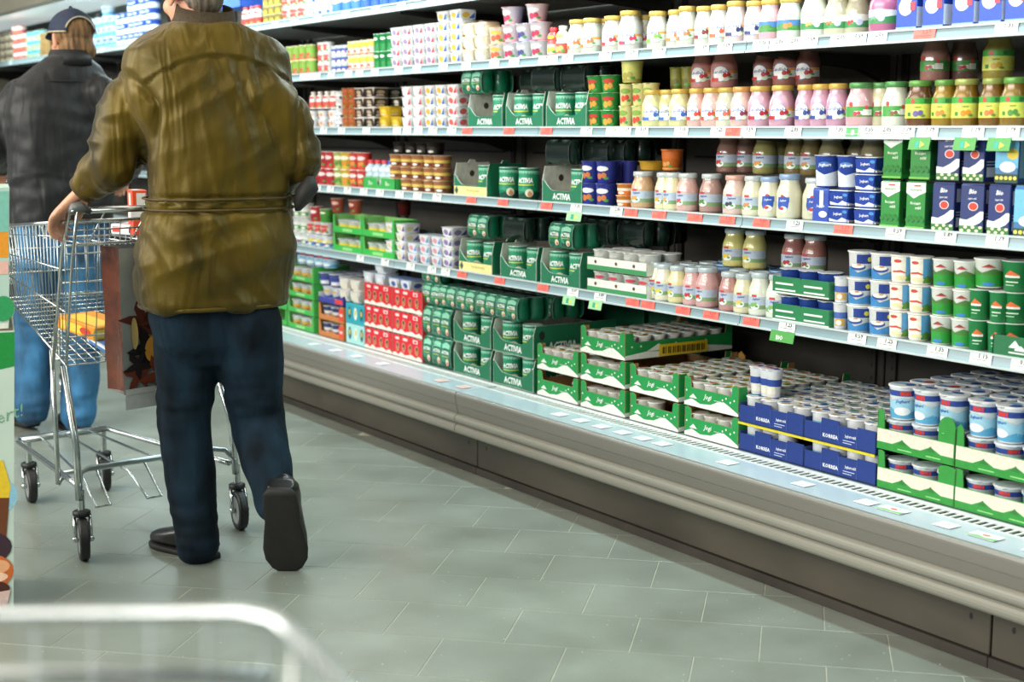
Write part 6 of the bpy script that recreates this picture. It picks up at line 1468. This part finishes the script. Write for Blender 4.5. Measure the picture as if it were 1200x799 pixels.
# joints
shL, elL, wrL = at(164, 88, 4.36), at(133, 186, 4.34), at(104, 216, 4.37)
shR, elR, wrR = at(318, 102, 4.34), at(350, 186, 4.36), at(310, 232, 4.56)
limb(body, [(shL + S1 * .06 + V((0, 0, -.03)), .045), (lerp(shL, elL, .5), .045), (elL, .042), (lerp(elL, wrL, .5), .040), (wrL, .030)], SKIN)
limb(body, [(shR - S1 * .06 + V((0, 0, -.03)), .045), (lerp(shR, elR, .5), .042), (elR, .042), (lerp(elR, wrR, .5), .040), (wrR, .030)], SKIN)
hd = (at(78, 240, 4.38) - wrL).normalized()
hand(body, wrL + hd * .018, hd, (D3 * .30 + V((0, 0, -1)) + R3 * .15), (D3 * .75 + R3 * .2 + V((0, 0, .35))), SKIN, (42, 48, 30), 1.28)
hr = (V((1.80, 4.40, 1.10)) - wrR).normalized(); hand(body, wrR + hr * .02, (F1 + V((0, 0, -.3))), V((0, 0, -1)) + F1 * .2, -S1, SKIN, (50, 60, 45))
hipL, knL, anL = at(222, 375, 4.35), at(216, 492, 4.36), at(231, 636, 4.33)
hipR, knR, anR = at(288, 375, 4.34), at(301, 490, 4.39), at(324, 592, 4.22)
limb(body, [(hipL, .085), (lerp(hipL, knL, .5), .075), (knL, .056), (lerp(knL, anL, .4), .055), (anL, .040)], SKIN)
limb(body, [(hipR, .085), (lerp(hipR, knR, .5), .075), (knR, .056), (lerp(knR, anR, .4), .055), (anR, .040)], SKIN)
put('body', fuse(mine(body), .0055, 2, None, 'body', SKIN), p1)
# eyes and hair
Wl = lambda x, y, z: W1h(x, y, z) - V((o1.x, o1.y, 0))
g = G()
for q in (-1, 1): g.ball(Wl(q * .031, .078, .012), .012, M('e8e4dc', .2, coat=1), 12); g.ball(Wl(q * .031, .088, .012), .0055, M('3a4a52', .2), 10)
g.obj('eye', p1, kind='stuff')
HAIR1 = M('6e6455', .7, var=.4, scale=55, stretch=(1, 1, .15))
put('hair', hair_mesh(Wl, R1h, 1.04, [((0, -.022, .048), (.079, .090, .092)), ((0, -.058, -.018), (.060, .046, .056)), ((-.062, -.03, .01), (.018, .03, .035)), ((.062, -.03, .01), (.018, .03, .035))], HAIR1), p1)
# jacket
coat = G()
tr_ = [ring(241, 27, .100, .088, 4.36), ring(244, 38, .160, .102, 4.36), ring(245, 48, .210, .110, 4.36), ring(244, 60, .245, .12), ring(243, 82, .252, .136), ring(246, 112, .248, .148), ring(255, 160, .222, .160), ring(257, 225, .222, .160), ring(257, 240, .220, .158), ring(253, 262, .226, .165), ring(251, 300, .240, .175), ring(250, 340, .226, .170), ring(250, 357, .216, .162)]
coat.loft(tr_, JK, 36, 2.5)
limb(coat, [(shL + S1 * .03 + V((0, 0, -.015)), .082), (lerp(shL, elL, .35), .086), (lerp(shL, elL, .75), .088), (elL + V((0, 0, -.005)), .084), (lerp(elL, wrL, .45), .072), (lerp(elL, wrL, .86), .054), (lerp(elL, wrL, 1.08), .047)], JK, 20)
limb(coat, [(shR - S1 * .03 + V((0, 0, -.02)), .078), (lerp(shR, elR, .4), .078), (lerp(shR, elR, .8), .070), (elR, .066), (lerp(elR, wrR, .5), .060), (lerp(elR, wrR, .95), .046)], JK, 20)
zy, zw, zh = Zq(90), Zq(236), Zq(357)
def rid(v): return 1 - 2.4 * abs(mnoise.noise(v))
def olive(p, q):
    w = p + V((o1.x, o1.y, 0)); c = at(251, 200, 4.35); r = w - c; s = r.dot(S1); f = r.dot(F1); z = p.z
    d = 0.0
    k = max(0, min(1, (abs(s) - .195) / .06)); k = max(k, min(1, max(0, (f - .06) / .06))); k = k * k * (3 - 2 * k)   # 0 on the trunk, 1 on the sleeves
    n2 = mnoise.noise(V((s * 6 + z * 5, f * 6, z * 5 - s * 4)))
    yk = Zq(68) - 1.6 * min(s * s, .05)                             # arched yoke seam across the back
    if k < 1:
        if z < yk and z > zw:
            t = min(1, (yk - z) / .06); fan = s / (1 + .9 * (yk - z))  # folds run down from the yoke and lean to the left at the waist
            d += .0085 * rid(V((fan * 17 + z * 2.2, f * 5, z * 1.6))) * t + .0045 * rid(V((s * 9 - z * 13, f * 6, 5 + z * 4))) * t + .010 * n2
            d += .004 * sin(s * 95) * math.exp(-(yk - z) / .05)     # gathers under the seam
        elif z >= yk: d += .0045 * rid(V((s * 5 + 3, f * 5, z * 15 + s * 4))) + .007 * n2
        else:
            t = min(1, (zw - z) / .05)
            d += .0095 * rid(V((s * 12 + z * 9, f * 5, z * 2.5 + 7))) * t + .006 * rid(V((s * 5 - z * 11, f * 6, z * 5))) * t + .010 * n2 + .005 * sin(s * 80) * math.exp(-(zw - z) / .04)
        d -= .0045 * math.exp(-((z - yk) / .005) ** 2) - .003 * math.exp(-((z - yk - .010) / .006) ** 2)
        d -= .011 * (math.exp(-((z - zw - .018) / .006) ** 2) + math.exp(-((z - zw + .022) / .006) ** 2))
        d += .005 * math.exp(-((z - zh - .02) / .014) ** 2)
    d *= 1 - k
    d += k * (.007 * n2 + .0075 * rid(V((w.x * 8 + z * 9, w.y * 8, z * 13 - w.x * 7))) * min(1, max(.15, (1.52 - z) / .1)))
    c0 = -.193 - (z - 1.416) * .72 if z > 1.416 else -.193 - (1.416 - z) * .07   # deep armhole folds
    if z > .95: d -= (.022 if z < 1.43 else max(.002, .022 - (z - 1.43) * .22)) * math.exp(-((s - c0) / .013) ** 2) * min(1, (z - .95) / .2)
    c0 = .205 + (z - 1.40) * .55 if z > 1.40 else .205
    if z > 1.05: d -= (.014 if z < 1.40 else max(.001, .014 - (z - 1.40) * .16)) * math.exp(-((s - c0) / .011) ** 2) * min(1, (z - 1.05) / .2)
    return d
jk = put('jacket', fuse(mine(coat), .0075, 9, olive, 'jacket', JK), p1)
def ringtube(py, r, mat, hw, b, d=4.35, px=250, a0=0, a1=2 * pi, sag=None, n=40, q=2.5):
    pts = []
    for i in range(n + 1):
        a = a0 + (a1 - a0) * i / n; c = at(px, py, d); x, y = cos(a), sin(a)
        pt = c + S1 * (hw * math.copysign(abs(x) ** (2 / q), x)) + F1 * (b * math.copysign(abs(y) ** (2 / q), y))
        if sag: pt.z += sag(x, y)
        pts.append(pt)
    g = G(); g.tube(pts, r, mat, 8); return mine(g)
ringtube(355, .0075, JK, .219, .165).obj('hem', jk)
ringtube(231, .0035, JKS, .226, .165, px=257).obj('waist_seam', jk); ringtube(243, .0035, JKS, .225, .164, px=257).obj('waist_seam', jk)
# collar, stand-up, and cuffs
g = G(); n = 30; vs = []
for i in range(n + 1):
    a = radians(-215) + radians(250) * i / n; x, y = cos(a), sin(a)
    for (py, k_, o_) in ((32, 1.10, 0), (22, 1.00, 0), (10, .94, 0), (8, .97, .0), (22, 1.06, 0), (35, 1.22, 0)):
        c = at(240, py, 4.36); vs.append(c + S1 * .086 * k_ * x + F1 * .082 * k_ * y + V((0, 0, .022 * y)))
fs = [(i * 6 + j, i * 6 + (j + 1) % 6, (i + 1) * 6 + (j + 1) % 6, (i + 1) * 6 + j) for i in range(n) for j in range(6)]
g.add(vs, fs, JKC, True); mine(g).obj('collar', jk, label='dark corduroy collar')
for el, wr in ((elL, wrL), (elR, wrR)):
    ax = (wr - el).normalized(); c = lerp(el, wr, 1.05 if el is elL else .93); g = G(); g.tube([c - ax * .02, c + ax * .025], [.0515, .0485], JKS, 20); mine(g).obj('cuff', jk)
g = G(); a = at(357, 200, 4.33); g.loft([(at(364, 206, 4.34), R3 * .012, D3 * .03), (at(360, 222, 4.34), R3 * .035, D3 * .05), (at(354, 236, 4.34), R3 * .026, D3 * .045), (at(349, 247, 4.34), R3 * .008, D3 * .02)], M('23221f', .7, var=.3, scale=30), 16)
mine(g).obj('folded_cloth', p1, label='dark grey cloth held under the arm')
# jeans
jn = G()
jn.loft([ring(250, 335, .19, .135), ring(250, 372, .195, .14), ring(251, 400, .180, .125), ring(251, 425, .12, .08)], JEAN, 24, 2.5)
limb(jn, [(hipL, .108), (lerp(hipL, knL, .35), .104), (lerp(hipL, knL, .7), .092), (knL, .084), (lerp(knL, anL, .4), .080), (lerp(knL, anL, .85), .071), (anL + V((0, 0, -.005)), .071)], JEAN, 20)
limb(jn, [(hipR, .110), (lerp(hipR, knR, .35), .106), (lerp(hipR, knR, .7), .095), (knR, .088), (lerp(knR, anR, .4), .080), (lerp(knR, anR, .85), .066), (anR, .060)], JEAN, 20)
jo = put('jeans', fuse(mine(jn), .0075, 10, lambda p, q: denim(p, q, 1.3), 'jeans', JEAN), p1)
ft = lambda px, py: (lambda d: V((0, 0, CAM_H)) + d * (-CAM_H / d.z))(ray(px, py))
hl = ft(246, 655); tdir = (ft(183, 636) - hl).normalized()
OFS = V((o1.x, o1.y, 0))
shoe(p1, hl - OFS, hl + tdir * .28 - OFS, (0, 0, 1), .275, 1.12, BLK, SOLE)
toeR = at(337, 668, 4.23); heelR = at(328, 588, 4.13); heelR = toeR + (heelR - toeR).normalized() * .285
shoe(p1, heelR - OFS, toeR - OFS, D3 + V((0, 0, .3)), .285, 1.38, BLK, SOLE)

# ---- the person with the cap
o2 = at(66, 500, 6.26)
p2 = thing('person', 'person in a black jacket, light jeans and a navy cap, seen from behind', 'person', (o2.x, o2.y, 0), 0)
def his(g): g.v = [(x - o2.x, y - o2.y, z) for x, y, z in g.v]; return g
yaw2 = radians(0); S2, F2 = frame(yaw2); D2 = 6.26
def ring2(px, py, hw, b, d=D2): return (at(px, py, d), S2 * hw, F2 * b)
JB = M('151617', .5, var=.3, scale=10, bump=.2, bscale=80, spec=.4, sheen=.12); JB2 = M('17181a', .6, var=.2, scale=20)
JE2 = M('2d6288', .85, var=.5, scale=9, bump=.3, bscale=500, stretch=(1, 1, .5))
body = G()
h2 = at(84, 47, 6.30); W2h, R2h = head(body, h2, yaw2 + radians(6), 1.03, SKIN, tilt=radians(4))
limb(body, [(at(83, 62, 6.27), .058), (at(80, 85, 6.25), .062)], SKIN)
body.loft([ring2(76, 92, .14, .08), ring2(74, 120, .18, .10), ring2(72, 180, .17, .11), ring2(72, 240, .17, .11), ring2(72, 285, .16, .11)], SKIN, 24, 2.4)
sL, eL, wL = at(20, 112, D2), at(-6, 170, D2), at(3, 196, D2 + .26); sR, eR, wR = at(125, 110, D2), at(150, 178, D2), at(150, 205, D2 + .26)
for a, b, c in ((sL, eL, wL), (sR, eR, wR)): limb(body, [(a, .055), (b, .042), (c, .030)], SKIN)
hand(body, wL + F2 * .01, F2 + V((0, 0, -.55)), V((0, 0, -1)) + F2 * .1, S2, SKIN, (40, 50, 40)); hand(body, wR + F2 * .01, F2 + V((0, 0, -.4)), V((0, 0, -1)), -S2, SKIN, (40, 50, 40))
hL, kL, aL = at(50, 292, D2), at(38, 395, D2 + .02), at(36, 478, D2 - .04); hR, kR, aR = at(100, 292, D2), at(96, 395, D2 + .03), at(92, 488, D2)
for a, b, c in ((hL, kL, aL), (hR, kR, aR)): limb(body, [(a, .085), (b, .056), (c, .042)], SKIN)
put('body', fuse(his(body), .006, 2, None, 'body', SKIN), p2)
Wm = lambda x, y, z: W2h(x, y, z) - V((o2.x, o2.y, 0))
g = G()
for q in (-1, 1): g.ball(Wm(q * .031, .078, .012), .012, M('e8e4dc', .2, coat=1), 12); g.ball(Wm(q * .031, .088, .012), .0055, M('3a4a52', .2), 10)
g.obj('eye', p2, kind='stuff')
HAIR2 = M('7e5c36', .7, var=.45, scale=55, stretch=(1, 1, .15))
put('hair', hair_mesh(Wm, R2h, 1.03, [((0, -.024, .035), (.081, .088, .085)), ((0, -.062, -.030), (.066, .044, .060)), ((-.045, -.050, -.045), (.034, .034, .040)), ((.045, -.050, -.045), (.034, .034, .040))], HAIR2, .006), p2)
# cap: crown with an arched opening at the back, piping, visor
CAP = M('15243f', .7, var=.2, scale=40, bump=.3, bscale=300); PIPE = M('b9b092', .6)
g = G(); na, ne = 48, 14
def cp(a, e): return Wm(.094 * sin(a) * cos(e), -.012 - .112 * cos(a) * cos(e), .030 + .098 * sin(e) - .010 * cos(a) * (1 - e))
def open_(a, e): return abs(a) < .72 and e < .60 * math.sqrt(max(0, 1 - (a / .72) ** 2))
vs = [cp(-pi + 2 * pi * i / na, (pi / 2) * j / ne) for j in range(ne + 1) for i in range(na)]
fs = []
for j in range(ne):
    for i in range(na):
        a = -pi + 2 * pi * (i + .5) / na
        if open_(a, (pi / 2) * (j + .5) / ne): continue
        k = (i + 1) % na; fs.append((j * na + i, j * na + k, (j + 1) * na + k, (j + 1) * na + i))
g.add(vs, fs, CAP, True); cap = g.obj('cap', p2, label='navy cap with cream piping')
sd = cap.modifiers.new('thickness', 'SOLIDIFY'); sd.thickness = .003
g = G(); arch_ = [(-.72 + 1.44 * i / 20) for i in range(21)]
g.tube([cp(a, .63 * math.sqrt(max(0, 1 - (a / .74) ** 2))) + (cp(a, .3) - Wm(0, 0, .05)).normalized() * .002 for a in arch_], .0034, PIPE, 6); g.obj('piping', cap)
g = G(); g.tube([cp(.72 + (2 * pi - 1.44) * i / 40, 0.0) for i in range(41)], .0034, PIPE, 6); g.obj('piping', cap)
g = G(); vs = []
for i in range(13):
    a = pi - .95 + 1.9 * i / 12
    vs += [cp(a, 0.02), Wm(.11 * sin(a), -.012 - .112 * cos(a) + .065 * max(0, cos((a - pi) * 1.5)), .018)]
g.add(vs, [(2 * i, 2 * i + 1, 2 * i + 3, 2 * i + 2) for i in range(12)], CAP, True); vz = g.obj('visor', cap); vz.modifiers.new('thickness', 'SOLIDIFY').thickness = .004
g = G(); g.ball(cp(0, pi / 2), .008, CAP, 10); g.obj('button', cap)
# jacket
coat = G()
coat.loft([ring2(81, 66, .088, .078), ring2(79, 78, .145, .10), ring2(74, 102, .225, .125), ring2(72, 130, .235, .145), ring2(72, 180, .225, .15), ring2(72, 230, .225, .15), ring2(72, 262, .222, .15)], JB, 32, 2.5)
limb(coat, [(sL + S2 * .02, .080), (lerp(sL, eL, .5), .074), (eL, .068), (lerp(eL, wL, .5), .060), (lerp(eL, wL, .9), .047)], JB, 18)
limb(coat, [(sR - S2 * .02, .080), (lerp(sR, eR, .5), .076), (eR, .072), (lerp(eR, wR, .5), .064), (lerp(eR, wR, .9), .050)], JB, 18)
def black(p, q):
    n2 = mnoise.noise(V((p.x * 7 + p.z * 8, p.y * 7, p.z * 8))); d = .006 * n2 + .006 * mnoise.noise(V((p.x * 12, p.y * 12, p.z * 20)))
    if p.z < 1.15: d += .006 * mnoise.noise(V((p.x * 10, p.y * 10, p.z * 26)))
    return d
crease_bump(JB, (.3, .5, 0), 12, 240, .6); crease_bump(JE2, (1.2, .2, 0), 10, 400, .6)
jb = put('jacket', fuse(his(coat), .009, 8, black, 'jacket', JB), p2)
g = G(); n = 26; vs = []
for i in range(n + 1):
    a = radians(-215) + radians(250) * i / n; x, y = cos(a), sin(a)
    for (py, k_) in ((74, 1.2), (67, 1.06), (60, .98), (59, 1.01), (67, 1.12), (77, 1.32)):
        c = at(82, py, 6.26); vs.append(c + S2 * .083 * k_ * x + F2 * .080 * k_ * y)
g.add(vs, [(i * 6 + j, i * 6 + (j + 1) % 6, (i + 1) * 6 + (j + 1) % 6, (i + 1) * 6 + j) for i in range(n) for j in range(6)], JB2, True); his(g).obj('collar', jb)
g = G(); pts = []
for i in range(25):
    a = -pi * (i / 24); pts.append(at(72, 96 + 0 * i, D2) + S2 * .20 * cos(a) + F2 * .128 * sin(a))
g.tube(pts, .003, JB2, 6); his(g).obj('yoke_seam', jb)
for b, c in ((eL, wL), (eR, wR)):
    ax = (c - b).normalized(); m_ = lerp(b, c, .9); g = G(); g.tube([m_ - ax * .02, m_ + ax * .02], [.050, .046], JB2, 18); his(g).obj('cuff', jb)
jn = G()
jn.loft([ring2(73, 255, .19, .13), ring2(73, 290, .19, .135), ring2(73, 312, .18, .13)], JE2, 24, 2.5)
for a, b, c in ((hL, kL, aL), (hR, kR, aR)): limb(jn, [(a, .105), (lerp(a, b, .5), .098), (b, .086), (lerp(b, c, .4), .086), (lerp(b, c, .9), .080), (c, .080)], JE2, 20)
put('jeans', fuse(his(jn), .009, 3, lambda p, q: denim(p, q, 2.6), 'jeans', JE2), p2)
OF2 = V((o2.x, o2.y, 0)); BR = M('2c261e', .5, var=.3)
a = ft(38, 504); shoe(p2, a - OF2 + V((0, 0, .02)), a - OF2 + (F2 - S2 * .1) * .28 + V((0, 0, .0)), (0, 0, 1), .29, 1.05, BR, SOLE)
a = ft(91, 509); shoe(p2, a - OF2, a - OF2 + (F2 + S2 * .1) * .28, (0, 0, 1), .29, 1.05, BR, SOLE)

bad = [k for k in USED if not 4 <= len([w for w in k.replace(',', ' ').split() if w]) <= 16]
dup = {k: v for k, v in USED.items() if len(v) > 1}
print('LABELS', len(USED), 'bad', len(bad), bad[:12], 'dup', len(dup), list(dup.items())[:12])
print('OBJS', len(bpy.data.objects), 'THINGS', sum(len(v) for v in USED.values()), 'TRIS', sum(len(o.data.polygons) * 2 for o in bpy.data.objects if o.type == 'MESH'))
